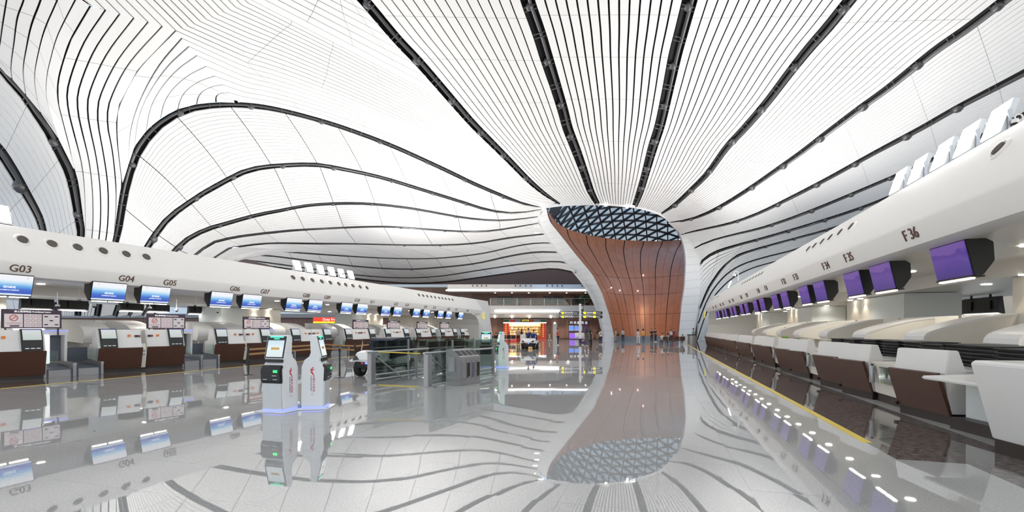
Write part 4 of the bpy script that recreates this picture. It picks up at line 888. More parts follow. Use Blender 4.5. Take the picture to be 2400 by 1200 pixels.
for k in range(-1, 8):
    for j, c in enumerate((14.13, 16.02)):
        n = 4+2*k+j; s_ = c+5.2*k
        if n < 3 or n > 18: continue
        p, rz = unit(s_, -20.72, GROT, -1); put((gA, gB)[j], 'g%d' % j, p, rz, 'brown fronted bag drop desk below counter sign G%02d' % n)
        p, rz = unit(s_+.5, -21.0, 0, -1); put(gh, 'gh', p, rz, 'white arched conveyor hood behind the desk of sign G%02d' % n)
    n = 5+2*k
    if n < 3 or n > 17: continue
    p, rz = unit(17.25+5.2*k, -20.75, GROT, -1); put(gc1, 'c1', p, rz, 'grey belt conveyor with lit white gate just past sign G%02d' % n)
    p, rz = unit(18.18+5.2*k, -20.75, GROT, -1); put(gc2, 'c2', p, rz, 'grey belt conveyor with low tunnel just before sign G%02d' % (n+1))
# notice boards standing on the desks
def notice():
    r = thing('notice_board', 'x', 'notice board', (0, 0, 0), 0, 'prohibited item boards on the left row')
    MB().box(0, .06, -.80, .80, 0, .66).build('frame', 'noticeframe', r, bevel=.01)
    for i in range(3):
        y = .50-.50*i; pn = MB().box(-.012, 0, y-.235, y+.235, .04, .50).build('sheet', 'noticepaper', r)
        if i == 0:
            MB().tube([(-.016, y+.10*math.cos(a), .36+.10*math.sin(a)) for a in np.linspace(0, 2*math.pi, 17)], .012, 5).build('ban_ring', 'noticered', pn)
            MB().tube([(-.016, y-.07, .43), (-.016, y+.07, .29)], .012, 5).build('ban_bar', 'noticered', pn)
            MB().box(-.016, -.011, y-.2, y+.2, .17, .19).build('text_line', 'noticeink', pn); MB().box(-.016, -.011, y-.17, y+.17, .12, .135).build('text_line', 'noticeink', pn)
            MB().box(-.016, -.011, y-.14, y+.1, .06, .10).build('pictogram', 'black', pn)
        else:
            for a in range(3):
                for b in range(3):
                    yy, zz = y+.145-.145*a, .42-.145*b
                    if i == 1: MB().tube([(-.016, yy+.05*math.cos(q), zz+.05*math.sin(q)) for q in np.linspace(0, 2*math.pi, 9)], .006, 4).build('pictogram', 'noticeink', pn)
                    elif (a+b) % 2 == 0: MB().box(-.016, -.011, yy-.05, yy+.05, zz-.02, zz+.02).build('pictogram', 'black', pn)
    put_text('禁止携带物品 Prohibited Items', .075, .002, 'signwhite', basis((0, -1, 0), (0, 0, 1), (-.006, 0, .58)), r, 'heading')
    for y in (-.7, .7): MB().box(.0, .05, y-.02, y+.02, -.25, 0).build('stand', 'noticeframe', r)
    return r
nb = notice()
for i, (u, where) in enumerate([(77, 'at the left frame edge'), (391, 'left of sign G05 screen'), (602, 'under sign G07'), (846, 'under sign G10'), (923, 'under sign G12'), (990, 'under sign G14'), (1042, 'under sign G16')]):
    t = -21.25; p, rz = unit(uG(u, t), t, GROT*.6, -1); p.z = 1.74 if i else 1.76; put(nb, 'nb', p, rz, 'three panel prohibited items board '+where)
# --- screens under the canopies
def monitor(m, name='flight_monitor'):
    r = thing(name, 'x', 'monitor', (0, 0, 0), 0, 'counter screens under the %s canopy' % ('left' if m == 'scrblue' else 'right'))
    w = .65
    mb = MB(); mb.prism([(0, .74), (.16, .0), (.30, .02), (.48, .30), (.46, .66), (.30, .76)], -w, w); mb.build('housing', 'black', r, bevel=.012)
    d = Vector((.16, 0, -.74)).normalized(); X = basis((0, -1, 0), -d, Vector((.08, 0, .37)))
    s = MB().box(-w+.03, w-.03, -.345, .35, 0, .012).build('screen', m, r); s.matrix_local = X
    # generated coordinates run along the screen height
    MB().box(.14, .22, -.55, -.05, -.045, -.012).build('light_bar', 'tube', r); MB().box(.14, .22, .05, .55, -.045, -.012).build('light_bar', 'tube', r)
    MB().box(.12, .34, -.62, .62, -.012, .02).build('foot_rail', 'kick', r)
    MB().tube([(.3, 0, .74), (.3, 0, .93)], .05, 8).build('ceiling_mount', 'kick', r)
    return r, X
for mm in ('scrblue', 'scrpurple'):   # gradients along the local height of the flat screen box
    pass
mG, XG = monitor('scrblue'); mF, XF = monitor('scrpurple')
put_text('国内航班', .085, .002, 'signwhite', XG @ Matrix.Translation((0, -.07, .014)), mG, 'screen_text')
put_text('DOMESTIC FLIGHTS', .06, .002, 'signwhite', XG @ Matrix.Translation((0, -.17, .014)), mG, 'screen_text')
put_text('F', .07, .002, 'logored', XG @ Matrix.Translation((-.42, .27, .014)), mG, 'airline_mark'); put_text('<', .09, .002, 'logored', XG @ Matrix.Translation((.46, .27, .014)), mG, 'airline_mark')
for n, (u0, u1) in zip(range(3, 19), [(-15,67),(218,301),(333,403),(497,548),(570,616),(671,712),(724,759),(801,829),(838,864),(895,918),(923,945),(969,988),(992,1011),(1027,1042),(1046,1061),(1075,1088)]):
    t = -21.0; p, rz = unit(uG((u0+u1)/2, t), t, 0, -1); p.z = 2.86; put(mG, 'mG', p, rz, 'blue and white flight screen hanging below sign G%02d' % n)
for k in range(-1, 8):
    for j, c in enumerate((15.45, 17.45)):
        n = 36-2*(k+1)+(1-j); s_ = c+5.2*k
        if k == -1 and j == 0: continue
        p, rz = unit(s_, 5.75, 0, 1); p.z = 2.77; put(mF, 'mF', p, rz, 'purple idle screen hanging below counter sign F%d' % n)
def back_monitor():
    r = thing('black_monitor', 'x', 'monitor', (0, 0, 0), 0, 'black monitor backs facing the far side')
    MB().prism([(0, .05), (0, .62), (.16, .70), (.24, .0), (.12, .0)], -.62, .62).build('housing', 'black', r, bevel=.012)
    MB().box(-.05, .0, -.28, .28, .16, .54).build('rear_box', 'black', r, bevel=.02)
    MB().box(.02, .22, -.55, .55, -.04, -.01).build('light_bar', 'tube', r)
    MB().tube([(.1, 0, .66), (.1, 0, 1.1)], .04, 8).build('ceiling_mount', 'kick', r); return r
bm = back_monitor()
for i, (u, v) in enumerate([(90,711),(175,713),(311,715),(374,717),(466,722),(500,724)]):
    t = -27.5; p, rz = unit(uG(u, t), t, 0, -1); p.z = H+(VH-v-14)/FPX*p.y; put(bm, 'bm', p, rz, 'back of a black monitor seen through the left island, %s from the left' % ['first', 'second', 'third', 'fourth', 'fifth', 'sixth'][i])
for i, (u, v) in enumerate([(2124,730),(2168,728),(2202,727),(2270,722),(2314,720)]):
    t = 12.6; p, rz = unit(uG(u, t), t, 0, 1); p.z = H+(VH-v-16)/FPX*p.y; put(bm, 'bm', p, rz, 'back of a black monitor seen through the right island, %s from the left' % ['first', 'second', 'third', 'fourth', 'fifth'][i])
# --- ceiling cameras and rods under the left canopy
def dome_cam():
    r = thing('dome_camera', 'x', 'camera', (0, 0, 0), 0, 'dome cameras under the left canopy')
    MB().tube([(0, 0, 0), (0, 0, .55)], .018, 8).build('rod', 'white', r); MB().lathe([(.07, -.02), (.08, .0), (.075, .05), (.03, .07)], 14).build('housing', 'white', r, smooth=True)
    MB().ball((0, 0, -.03), .06, 12, 8).build('dome', 'black', r, smooth=True); return r
dc = dome_cam()
for i, (u, v) in enumerate([(186,702),(135,717),(221,717),(298,707),(351,722),(414,727),(457,715),(510,730)]):
    t = -23.2; p, rz = unit(uG(u, t), t, 0, -1); p.z = H+(VH-v)/FPX*p.y; put(dc, 'dc', p, rz, 'small dome camera on a rod under the left canopy, %s from the left' % ['third', 'first', 'fourth', 'second', 'fifth', 'sixth', 'seventh', 'eighth'][i])
def bracket_cam(p, rz, label, sc=1.0):
    r = thing('bracket_camera', label, 'camera', p, rz); r.scale = (sc, sc, sc)
    MB().tube([(0, 0, 0), (0, 0, .62), (.06, 0, .76), (.2, 0, .80), (.3, 0, .72), (.3, 0, .58)], .035, 8).build('arm', 'white', r, smooth=True)
    MB().lathe([(.13, .40), (.15, .48), (.12, .58), (.05, .60)], 14, c=(.3, 0)).build('housing', 'white', r, smooth=True); MB().ball((.3, 0, .40), .11, 12, 8).build('dome', 'black', r, smooth=True)
bracket_cam(W2(uG(1730, 6.0), 6.0, 5.42), HALL+math.pi, 'white dome camera on a curved arm above the right canopy')
bracket_cam(W2(uG(2398, 6.5), 6.5, 5.42), HALL+math.pi, 'white dome camera on the right canopy at the frame edge', .4)
bracket_cam(W2(uG(798, -21.9), -21.9, 5.42), HALL, 'white dome camera on the left canopy beside the flood panels', .7)
# doors in the far part of the right island
for i, (u0, u1) in enumerate(((1674, 1696), (1718, 1735))):
    t = 10.8; s0, s1 = uG(u0, t), uG(u1, t); mb = MB(); a, b = W2(s0, t), W2(s1, t); c_, d = W2(s1, t+.1), W2(s0, t+.1)
    q = [a, d, c_, b]; mb.hexa(q+[x+Vector((0, 0, 2.45)) for x in q]); o = mb.build('door_%d' % (i+1), 'rail'); tag(o, ['grey door in the pale wall behind the green vest worker', 'grey door in the pale wall right of the green vest worker'][i], kind='structure')
mb = MB(); a, b, c_, d = W2(29, 10.95), W2(60, 10.95), W2(60, 11.1), W2(29, 11.1); q = [a, d, c_, b]; mb.hexa(q+[x+Vector((0, 0, 3.1)) for x in q]); tag(mb.build('wall_island', 'cream'), 'cream wall along the far half of the right island', kind='structure')
mb = MB(); a, b, c_, d = W2(44, -26.5), W2(56, -26.5), W2(56, -26.3), W2(44, -26.3); q = [a, b, c_, d]; mb.hexa(q+[x+Vector((0, 0, 3.1)) for x in q]); tag(mb.build('wall_island_left', 'cream'), 'cream wall along the far half of the left island', kind='structure')
# ---------------------------------------------------------------- self-service kiosks
def kiosk():
    r = thing('self_service_kiosk', 'x', 'kiosk', (0, 0, 0), 0, 'white self check-in kiosks')
    w = .25     # local -x is the front
    prof = [(.02, .06), (.0, .55), (-.02, .90), (.06, .99), (.10, 1.04), (.10, 1.10), (.06, 1.12), (.19, 1.60), (.32, 1.61), (.36, 1.57), (.34, 1.22), (.38, 1.14), (.50, 1.06), (.57, .92), (.58, .06)]
    MB().prism(prof, -w, w).build('body', 'kiosk', r, bevel=.018)
    MB().prism([(-.005, .06), (-.02, .60), (.02, .60), (.03, .06)], -w+.02, w-.02).build('front_cover', 'kioskgrey', r, bevel=.006)
    d = MB().prism([(-.025, .60), (-.065, .66), (-.075, .86), (-.04, .95), (.03, .985), (.06, .9), (.05, .60)], -w+.012, w-.012).build('reader_unit', 'black', r, bevel=.012)
    for y, z in ((.12, .68), (-.12, .68), (-.10, .76)): MB().box(-.085, -.07, y-.05, y+.05, z, z+.012).build('slot', 'kioskgrey', d)
    for a in range(2):
        for b in range(3): MB().box(-.085, -.066, -.10-.035*b, -.078-.035*b, .83+.03*a, .85+.03*a).build('green_arrow', 'greenled', d)
    MB().box(.04, .12, -.20, .20, 1.035, 1.10).build('printer_slot', 'black', r)
    up = Vector((.13, 0, .48)).normalized(); X = basis((0, -1, 0), up, Vector((.123, 0, 1.355)))
    b = MB().box(-.225, .225, -.235, .235, -.004, .008).build('bezel', 'black', r); b.matrix_local = X
    s = MB().box(-.195, .195, -.215, .145, .009, .013).build('touch_screen', 'scrkiosk', b)
    MB().box(-.10, .10, -.06, -.01, .0135, .015).build('button', 'gold', b); MB().box(-.16, .16, .205, .230, .009, .02).build('green_light', 'green', b)
    put_text('自助值机', .035, .001, 'green', Matrix.Translation((0, .178, .0095)), b, 'heading')
    MB().box(-.14, .62, -.36, .36, 0, .014).build('base_plate', 'kiosk', r, bevel=.004)
    MB().box(-.0, .57, -.235, .235, .014, .062).build('base_light', 'bluelight', r)
    # marks: swallow and wording on both flanks, two rows on the front
    def swallow(X, k):
        mb = MB(); mb.prism([(-.09, .0), (.0, .10), (.05, .115), (-.02, .03), (.09, .055), (-.01, -.005)], 0, .002, 'z', X=X @ Matrix.Scale(k, 4)); mb.prism([(-.07, -.03), (.02, -.12), (.05, -.10), (.0, -.04), (-.01, -.01)], 0, .002, 'z', X=X @ Matrix.Scale(k, 4)); return mb
    for sgn in (1, -1):
        n = Vector((0, sgn, 0)); xd = Vector((-1, 0, 0)) if sgn > 0 else Vector((1, 0, 0))
        swallow(basis(xd, (0, 0, 1), (.29, sgn*(w+.003), .83)), .75).build('airline_mark', 'logored', r)
        X = basis((0, 0, -1), xd, (.29+.0, sgn*(w+.003), .56)); put_text('中国东方航空', .062, .001, 'logored', X @ Matrix.Translation((0, .03, 0)), r); put_text('CHINA EASTERN', .045, .001, 'logodark', X @ Matrix.Translation((0, -.035, 0)), r)
        MB().tube([Vector((.29+.03*math.cos(a), sgn*(w+.003), .32+.03*math.sin(a))) for a in np.linspace(0, 6.283, 13)], .004, 4).build('alliance_ring', 'kioskgrey', r)
    X = basis((0, -1, 0), (-.015, 0, .54), (.0035, 0, .42)); swallow(X @ Matrix.Translation((-.15, 0, 0)), .45).build('airline_mark', 'logored', r)
    put_text('中国东方航空', .04, .001, 'logored', X @ Matrix.Translation((.03, .012, 0)), r); put_text('CHINA EASTERN', .022, .001, 'logodark', X @ Matrix.Translation((.03, -.025, 0)), r)
    put_text('上 海 航 空', .032, .001, 'logored', X @ Matrix.Translation((-.06, -.085, 0)), r); put_text('SHANGHAI AIRLINES', .022, .001, 'logored', X @ Matrix.Translation((-.06, -.12, 0)), r)
    mb = MB(); mb.prism([(.10, -.14), (.16, -.06), (.185, -.06), (.165, -.14)], 0, .002, 'z', X=X @ Matrix.Translation((0, 0, .004))); mb.build('tail_mark', 'logored', r)
    put_text('SITA', .02, .001, 'kioskgrey', X @ Matrix.Translation((.08, -.22, 0)), r) if False else None
    return r
kk = kiosk(); kk.scale = (.82, 1.05, 1)
def face(phi): return math.radians(90+phi)     # front (-x) turned towards the viewer, then phi degrees (positive: to the viewer's left)
for (u, vb, phi, lab) in ((638, 966, -16, 'white self check-in kiosk nearest the camera, screen facing us'), (766, 954, 98, 'white self check-in kiosk seen from its side, behind the nearest kiosk'),
                          (1139, 862, 0, 'white self check-in kiosk behind the glass barrier, screen facing us'), (1165, 862, -76, 'white self check-in kiosk in side view right of the glass barrier')):
    D_ = H*FPX/(vb-VH); x, y = gnd(u, D_); ph = face(phi); d = Vector((math.cos(ph), math.sin(ph), 0)); p = Vector((x, y, .0))-d*.0
    put(kk, 'kk', (p.x, p.y, .0025), ph, lab)
# ---------------------------------------------------------------- glass barrier round the ramp
A0, B0, B1 = Vector((-4.36, 15.0, 0)), Vector((-2.50, 14.35, 0)), Vector((-.70, 18.0, 0)); dr = (B1-B0); A1 = A0+dr*1.35; ax_ = dr.normalized()
BRr = thing('ramp_barrier', 'steel and green glass barrier enclosing the down ramp, with thick steel corner posts', 'barrier', (0, 0, 0))
def obox(c, xd, hx, hy, z0, z1, name, m, par, bevel=0.):
    xd = Vector((xd.x, xd.y, 0)).normalized(); yd = Vector((-xd.y, xd.x, 0)); q = [c-xd*hx-yd*hy, c+xd*hx-yd*hy, c+xd*hx+yd*hy, c-xd*hx+yd*hy]
    mb = MB(); mb.hexa([p+Vector((0, 0, z0)) for p in q]+[p+Vector((0, 0, z1)) for p in q]); return mb.build(name, m, par, bevel=bevel)
for p in (A0, B0, B1, A0+dr*.55, A1): 
    h_ = 1.0; obox(p, ax_, .10 if p in (A0, B0) else .05, .085 if p in (A0, B0) else .04, 0.01, h_, 'post', 'rail', BRr, .01); obox(p+Vector((.0, 0, 0)), Vector((1, -.35, 0)), .26 if p in (A0, B0) else .1, .09, .003, .03, 'foot_plate', 'rail', BRr)
for a, b in ((A0, A1), (B0, B1)):
    e = (b-a).normalized(); MB().tube([a+Vector((0, 0, 1.02))-e*.2, b+Vector((0, 0, 1.02))], .035, 10).build('handrail', 'steel', BRr, smooth=True)
    for z in (.30, .16): MB().tube([a+Vector((0, 0, z)), b+Vector((0, 0, z))], .02, 8).build('lower_rail', 'steel', BRr, smooth=True)
    n = 3; L_ = (b-a).length
    for i in range(n):
        p0, p1 = a+e*(L_*i/n+.06), a+e*(L_*(i+1)/n-.03); obox((p0+p1)/2, e, (p1-p0).length/2, .007, .08, 1.36, 'pane', 'glass', BRr)
        obox(p1+e*.015, e, .012, .02, .02, 1.38, 'mullion', 'rail', BRr)
    MB().tube([a+Vector((0, 0, .98)), a+e*1.6+Vector((0, 0, .03))], .025, 8).build('sloping_rail', 'rail', BRr)
e = (B0-A0).normalized(); MB().tube([A0+e*.25+Vector((0, 0, 1.03)), B0-e*.25+Vector((0, 0, 1.0))], .016, 8).build('closing_bar', 'yellow', BRr)
obox((A0+B0)/2, e, .85, .025, .002, .02, 'floor_edge_strip', 'yellow', BRr)
obox((A1+B1)/2+dr*.1, e, .95, .007, .08, 1.36, 'pane', 'glass', BRr)
q = [A0+ax_*.3+e*.15, B0+ax_*.3-e*.15, B1-e*.15, A1+e*.15]; mb = MB(); mb.hexa([p+Vector((0, 0, .0005)) for p in q]+[p+Vector((0, 0, .006)) for p in q]); mb.build('ramp_cover', 'rail', BRr)
# recycling station
r = thing('recycling_station', 'grey steel recycling station with four dark slots in its sloping top', 'waste bin', (-1.30, 15.2, .003), face(58))
w = .52; MB().prism([(.0, .0), (.0, .86), (.34, 1.10), (.58, 1.10), (.58, .0)], -w, w).build('cabinet', 'rail', r, bevel=.012)
up = Vector((.34, 0, .24)).normalized(); nn = Vector((-up.z, 0, up.x)); X = basis((0, -1, 0), up, Vector((.17, 0, .98))+nn*.002)
for i in range(4):
    y = .385-.257*i; o = MB().box(-.095, .095, -.12, .12, 0, .006).build('slot', 'black', r); o.matrix_local = X @ Matrix.Translation((-y, 0, .0))
    dd = MB().box(-.012, .0, y-.105, y+.105, .16, .74).build('door', 'steel', r, bevel=.008); MB().box(-.018, -.011, y-.07, y+.07, .22, .68).build('window', ['rail', 'kick', 'belt', 'kick'][i], dd)
    MB().tube([(-.03, y-.06, .22), (-.03, y+.03, .26)], .01, 6).build('handle', 'steel', dd)
MB().box(.18, .40, w, w+.09, .42, .86).build('ash_box', 'steel', r, bevel=.008); MB().box(-.01, .59, -w-.01, w+.01, 0, .03).build('base', 'rail', r)
# ---------------------------------------------------------------- patrol carts
def wheel(r, x, y, rad, wd, name='wheel'):
    X = Matrix.Translation((x, y, rad)) @ Matrix.Rotation(math.pi/2, 4, 'Y' if False else 'X'); o = MB().lathe([(rad*.55, -wd/2), (rad*.9, -wd/2), (rad, -wd/3), (rad, wd/3), (rad*.9, wd/2), (rad*.55, wd/2)], 20, X=X).build(name, 'rubber', r, smooth=True)
    MB().lathe([(rad*.5, -wd*.52), (rad*.2, -wd*.56), (rad*.2, wd*.56), (rad*.5, wd*.52)], 14, X=X).build('hub', 'rail', o); return o
def cart(label, loc, rz, covered):
    o_ = .85 if covered else 0.
    r = thing('patrol_cart', label, 'cart', loc, rz)       # front is -x
    for x in (-.62, .66+o_):
        for y in (-.46, .46): wheel(r, x, y, .29 if x < 0 else .28, .24)
    MB().box(-.55, .75+o_, -.30, .30, .24, .42).build('chassis', 'black', r, bevel=.02)
    MB().prism([(-1.00, .52), (-1.06, .60), (-.74, .88), (-.30, .95), (-.22, .80), (-.30, .56)], -.56, .56).build('hood', 'cart', r, bevel=.05)
    for q in (-1, 1): MB().hexa([(-1.02, q*.50, .615), (-1.02, q*.24, .625), (-.90, q*.44, .70), (-.90, q*.50, .72), (-1.075, q*.50, .615), (-1.075, q*.24, .63), (-.90, q*.44, .775), (-.90, q*.50, .775)]).build('headlight', 'black', r)
    MB().prism([(-1.00, .34), (-1.04, .56), (-.5, .60), (-.5, .34)], -.44, .44).build('grille', 'black', r, bevel=.03)
    for y, m in ((-.06, 'bluelight'), (.10, 'noticered')): MB().box(-1.06, -1.03, y-.05, y+.05, .48, .55).build('beacon_light', m, r)
    for y in (-.62, .62): MB().prism([(-.95, .58), (-.70, .66), (-.40, .60), (-.40, .55), (-.72, .60), (-.95, .54)], y-.10, y+.10).build('fender', 'cart', r, bevel=.015)
    MB().prism([(.25, .40), (.18, .62), (.55, .66), (1.05+o_, .72), (1.10+o_, .44), (.9+o_, .38)], -.52, .52).build('rear_body', 'cart', r, bevel=.03)
    MB().box(-.3, .3, -.42, .42, .36, .42).build('footboard', 'kick', r)
    MB().box(.12, .62, -.42, .42, .62, .78).build('seat', 'navy', r, bevel=.03)
    MB().tube([(-.45, 0, .85), (-.22, 0, 1.05)], .02, 8).build('steering_column', 'black', r); MB().tube([(-.22, .22*math.cos(a), 1.05+.12*math.sin(a)) for a in np.linspace(0, 6.283, 15)], .014, 6).build('steering_wheel', 'black', r)
    if covered:
        MB().prism([(.10, .60), (.0, 1.26), (.15, 1.37), (1.35, 1.40), (1.55, 1.28), (1.60, .70)], -.55, .55).build('seat_cover', 'navy', r, bevel=.07)
    else:
        MB().prism([(.60, .74), (.66, 1.22), (.78, 1.22), (.75, .74)], -.46, .46).build('seat_back', 'navy', r, bevel=.03)
        MB().box(.85, 1.30, -.30, 1.05, .50, 1.22).build('cargo_box', 'cart', r, bevel=.03); MB().box(1.24, 1.27, .2, .5, .7, .78).build('tail_light', 'noticered', r)
    return r
cart('white patrol cart with dark navy seat cover parked behind the glass barrier', (-4.95, 18.2, .003), face(-16), True)
cart('white patrol cart carrying two officers in blue across the hall', ((1243-1200)/FPX*40.6, 40.8, .003), face(-14), False)
# ---------------------------------------------------------------- belt posts
def stanchion():
    r = thing('belt_post', 'x', 'belt post', (0, 0, 0), 0, 'black queue posts with bronze belts')
    MB().lathe([(.17, 0), (.17, .012), (.06, .03), (.03, .035)], 18).build('base', 'black', r, smooth=True); MB().tube([(0, 0, .03), (0, 0, 1.02)], .03, 10).build('post', 'black', r)
    MB().lathe([(.034, .90), (.04, .92), (.04, 1.03), (.02, 1.05)], 12).build('head', 'black', r, smooth=True); return r
st = stanchion(); spt = {}
for i, (u, vb, lab) in enumerate([(582,879,'black belt post left of the nearest kiosk'), (796,884.5,'black belt post just right of the side-view kiosk'), (832,861,'black belt post farther back beside the parked patrol cart'), (757,853,'black belt post behind the side-view kiosk'), (874,850,'black belt post behind the parked cart hood'), (1009,833,'black belt post behind the glass barrier, left one'), (1045,831,'black belt post behind the glass barrier, middle one'), (1066,829,'black belt post behind the glass barrier, right one'), (1110,826,'black belt post near the end wall of the left row')]):
    D_ = H*FPX/(vb-VH); x, y = gnd(u, D_); spt[i] = Vector((x, y, 0)); put(st, 'st', (x, y, .003), 0, lab)
for i, (a, b, z, lab) in enumerate([(0, 3, .96, 'bronze belt stretched behind the nearest kiosk, upper one'), (3, 2, .96, 'bronze belt from the post behind the kiosks to the cart post'), (0, 3, .78, 'bronze belt stretched behind the nearest kiosk, lower one'), (3, 2, .78, 'lower bronze belt towards the cart post'), (2, 4, .95, 'short bronze belt behind the parked cart'), (5, 6, .95, 'distant dark belt behind the glass barrier, left part'), (6, 7, .95, 'distant dark belt behind the glass barrier, right part'), (7, 8, .95, 'distant belt ending at the left row end wall')]):
    p, q = spt[a], spt[b]; e = (q-p).normalized(); p, q = p+e*.05, q-e*.05; mb = MB(); n_ = Vector((-e.y, e.x, 0))*.003; dz = Vector((0, 0, .035)); c0 = Vector((0, 0, z))
    mb.hexa([p+c0-n_-dz, q+c0-n_-dz, q+c0+n_-dz, p+c0+n_-dz, p+c0-n_+dz, q+c0-n_+dz, q+c0+n_+dz, p+c0+n_+dz]); tag(mb.build('queue_belt', 'belttape' if i < 5 else 'brown'), lab, 'belt', 'bronze queue belts')
# ---------------------------------------------------------------- benches and bins
def bench(label, loc, rz, n, m):
    r = thing('seat_row', label, 'bench', loc, rz); w = .62        # backs face -x
    MB().box(.18, .26, -w*n/2, w*n/2, .34, .40).build('beam', 'steel', r)
    for i in range(n):
        y = (i-(n-1)/2)*w; MB().prism([(.0, .48), (-.10, .86), (-.06, .87), (.05, .50)], y-.27, y+.27).build('backrest', m, r, bevel=.012); MB().box(.03, .48, y-.27, y+.27, .40, .45).build('seat', m, r, bevel=.012)
    for i in range(n+1):
        y = (i-n/2)*w; MB().tube([(-.05, y, .86), (.04, y, .45), (.40, y, .45), (.42, y, .62), (.0, y, .64)], .018, 6).build('armrest', 'steel', r)
    for y in (-w*n/2+.3, w*n/2-.3): MB().tube([(-.05, y, .01), (.22, y, .36), (.46, y, .01)], .022, 6).build('leg', 'steel', r)
    return r
def D_of(v): return H*FPX/(v-VH)
bx, by = gnd(1579.5, 53.5); bench('row of four brown seats seen from behind in front of the column', (bx, by, .003), math.radians(90), 4, 'brown')
bx, by = gnd(1192, 62); bench('row of three dark seats in front of the lit gift shop', (bx, by, .003), math.radians(90), 3, 'kick')
bx, by = gnd(1157, 58); bench('row of two dark seats behind the end of the left row', (bx, by, .003), math.radians(90), 2, 'kick')
bx, by = gnd(1621, 54); r = thing('litter_bin', 'grey steel litter bin with dark rim beside the column', 'waste bin', (bx, by, .003)); MB().lathe([(.46, 0), (.46, .05), (.42, .08), (.44, 1.0)], 20).build('drum', 'rail', r, smooth=True); MB().lathe([(.47, 1.0), (.49, 1.03), (.48, 1.10), (.3, 1.11)], 20).build('rim', 'black', r, smooth=True)
# ---------------------------------------------------------------- totem sign
tx, ty = gnd(1359.7, 60); r = thing('sign_totem', 'tall white pole carrying black direction signs with yellow squares', 'sign', (tx, ty, .003))
MB().box(-.135, .135, -.135, .135, .5, 4.82).build('pole', 'fascia', r, bevel=.02); MB().box(-.15, .15, -.15, .15, 0, .5).build('foot', 'kick', r)
def sgn(x0, x1, z0, z1, parts, par, yy=-.16, th=.10):
    b = MB().box(x0, x1, yy, yy+th, z0, z1).build('sign_board', 'signblack', par, bevel=.01); hh = z1-z0
    for kind, a, w_ in parts:
        if kind == 'sq': MB().box(a, a+w_, yy-.012, yy, z0+hh*.14, z1-hh*.14).build('pictogram_tile', 'signyellow', b); put_text('T', hh*.5, .002, 'signblack', basis((1, 0, 0), (0, 0, 1), (a+w_/2, yy-.016, (z0+z1)/2)), b, 'pictogram')
        else: put_text(kind, hh*w_, .003, 'signwhite', basis((1, 0, 0), (0, 0, 1), (a, yy-.006, (z0+z1)/2)), b, 'lettering', 'LEFT')
for z0, z1, k in ((3.50, 3.86, 0), (3.02, 3.38, 1)):
    sgn(-2.6, -.16, z0, z1, [('↑', -2.56, .8), ('sq', -2.32, .30), (['国内出发', '国际出发'][k], -1.95, .66), ('|', -1.0, .8), ('Domestic' if k == 0 else 'International', -.90, .40)], r)
    sgn(.16, 2.75, z0, z1, [('↑', .22, .8), ('sq', .42, .30), (['值机柜台', '行李寄存'][k], .78, .62), ('sq', 1.62, .30), ('Check-in' if k == 0 else 'Baggage', 2.0, .40)], r)
b = MB().box(.15, .42, -.06, .06, 3.9, 4.8).build('flag_sign', 'signblack', r); put_text('F-K', .24, .004, 'signwhite', basis((0, 0, 1), (-1, 0, 0), (.28, -.066, 4.35)), b, 'lettering')
# signs seen through the right island
for i, (u0, u1, v0, v1) in enumerate([(2150, 2214, 739, 749), (2220, 2286, 739, 749), (2222, 2284, 729, 737)]):
    D_ = 30.; a, c_ = at(u0, v1, D_), at(u1, v0, D_); r = thing('direction_sign', 'black direction sign with yellow square seen through the right island, %s one' % ['left', 'lower right', 'upper right'][i], 'sign', (a.x, D_, 0))
    sgn(0, c_.x-a.x, a.z, c_.z, [('↑', .03, .8), ('sq', .42, .24), ('国内出发', .75, .5)], r)
    for x_ in (.15, c_.x-a.x-.15): MB().tube([(x_, -.1, c_.z), (x_, -.1, 5.5)], .02, 6).build('hanger', 'steel', r)
# ---------------------------------------------------------------- shops in the far wall
def shop_box(u0, u1, z1, name, label, depth, m):
    r = thing(name, label, 'shop', (0, 0, 0)); x0, x1 = wx(u0), wx(u1); f = YB+.05
    return r, x0, x1
r, x0, x1 = shop_box(1180, 1280, 3.3, 'gift_shop', 'brightly lit gift shop with red pillars and a patterned header in the far wall', 1, 'red')
yb = YB+.20; wd = x1-x0
MB().box(x0, x1, yb-.02, yb+.1, 0, 3.3).build('back_wall', 'gold', r)
MB().box(x0, x1, yb-.55, yb-.4, 2.72, 3.28).build('header', 'plinth', r)
for i in range(7):
    a = x0+wd*i/7
    if i == 3: continue
    MB().box(a+.06, a+wd/7-.06, yb-.59, yb-.55, 2.80, 3.2).build('header_panel', ['leaf', 'red', 'plinth'][i % 3], r)
MB().box(x0+wd*.40, x0+wd*.62, yb-.62, yb-.55, 2.82, 3.24).build('name_plate', 'black', r); put_text('北京礼物', .30, .01, 'signyellow', basis((1, 0, 0), (0, 0, 1), (x0+wd*.51, yb-.63, 3.03)), r)
MB().box(x0, x1, yb-.60, yb-.52, 2.62, 2.72).build('header_lamp', 'tube', r)
for a, b in ((0, .13), (.87, 1)):
    o = MB().box(x0+wd*a, x0+wd*b, yb-.50, yb-.02, 0, 2.62).build('red_pillar', 'red', r)
    for z in np.arange(.4, 2.4, .32): MB().box(x0+wd*(a+.04), x0+wd*(a+.075), yb-.53, yb-.50, z, z+.2).build('gold_plaque', 'gold', o)
rr = random.Random(2); M['glowing_goods'] = [mat('glowing_goods_%d' % i, c, .5, emit=.55, ecol=(1, .74, .38)) for i, c in enumerate([(.9, .7, .4), (.75, .2, .1), (.85, .8, .7), (.35, .25, .15), (.2, .4, .35)])]  # warm shop light painted into the wares as a glow
for z in (.75, 1.2, 1.65, 2.1): MB().box(x0+wd*.14, x0+wd*.86, yb-.38, yb-.03, z-.03, z).build('shelf', 'gold', r)
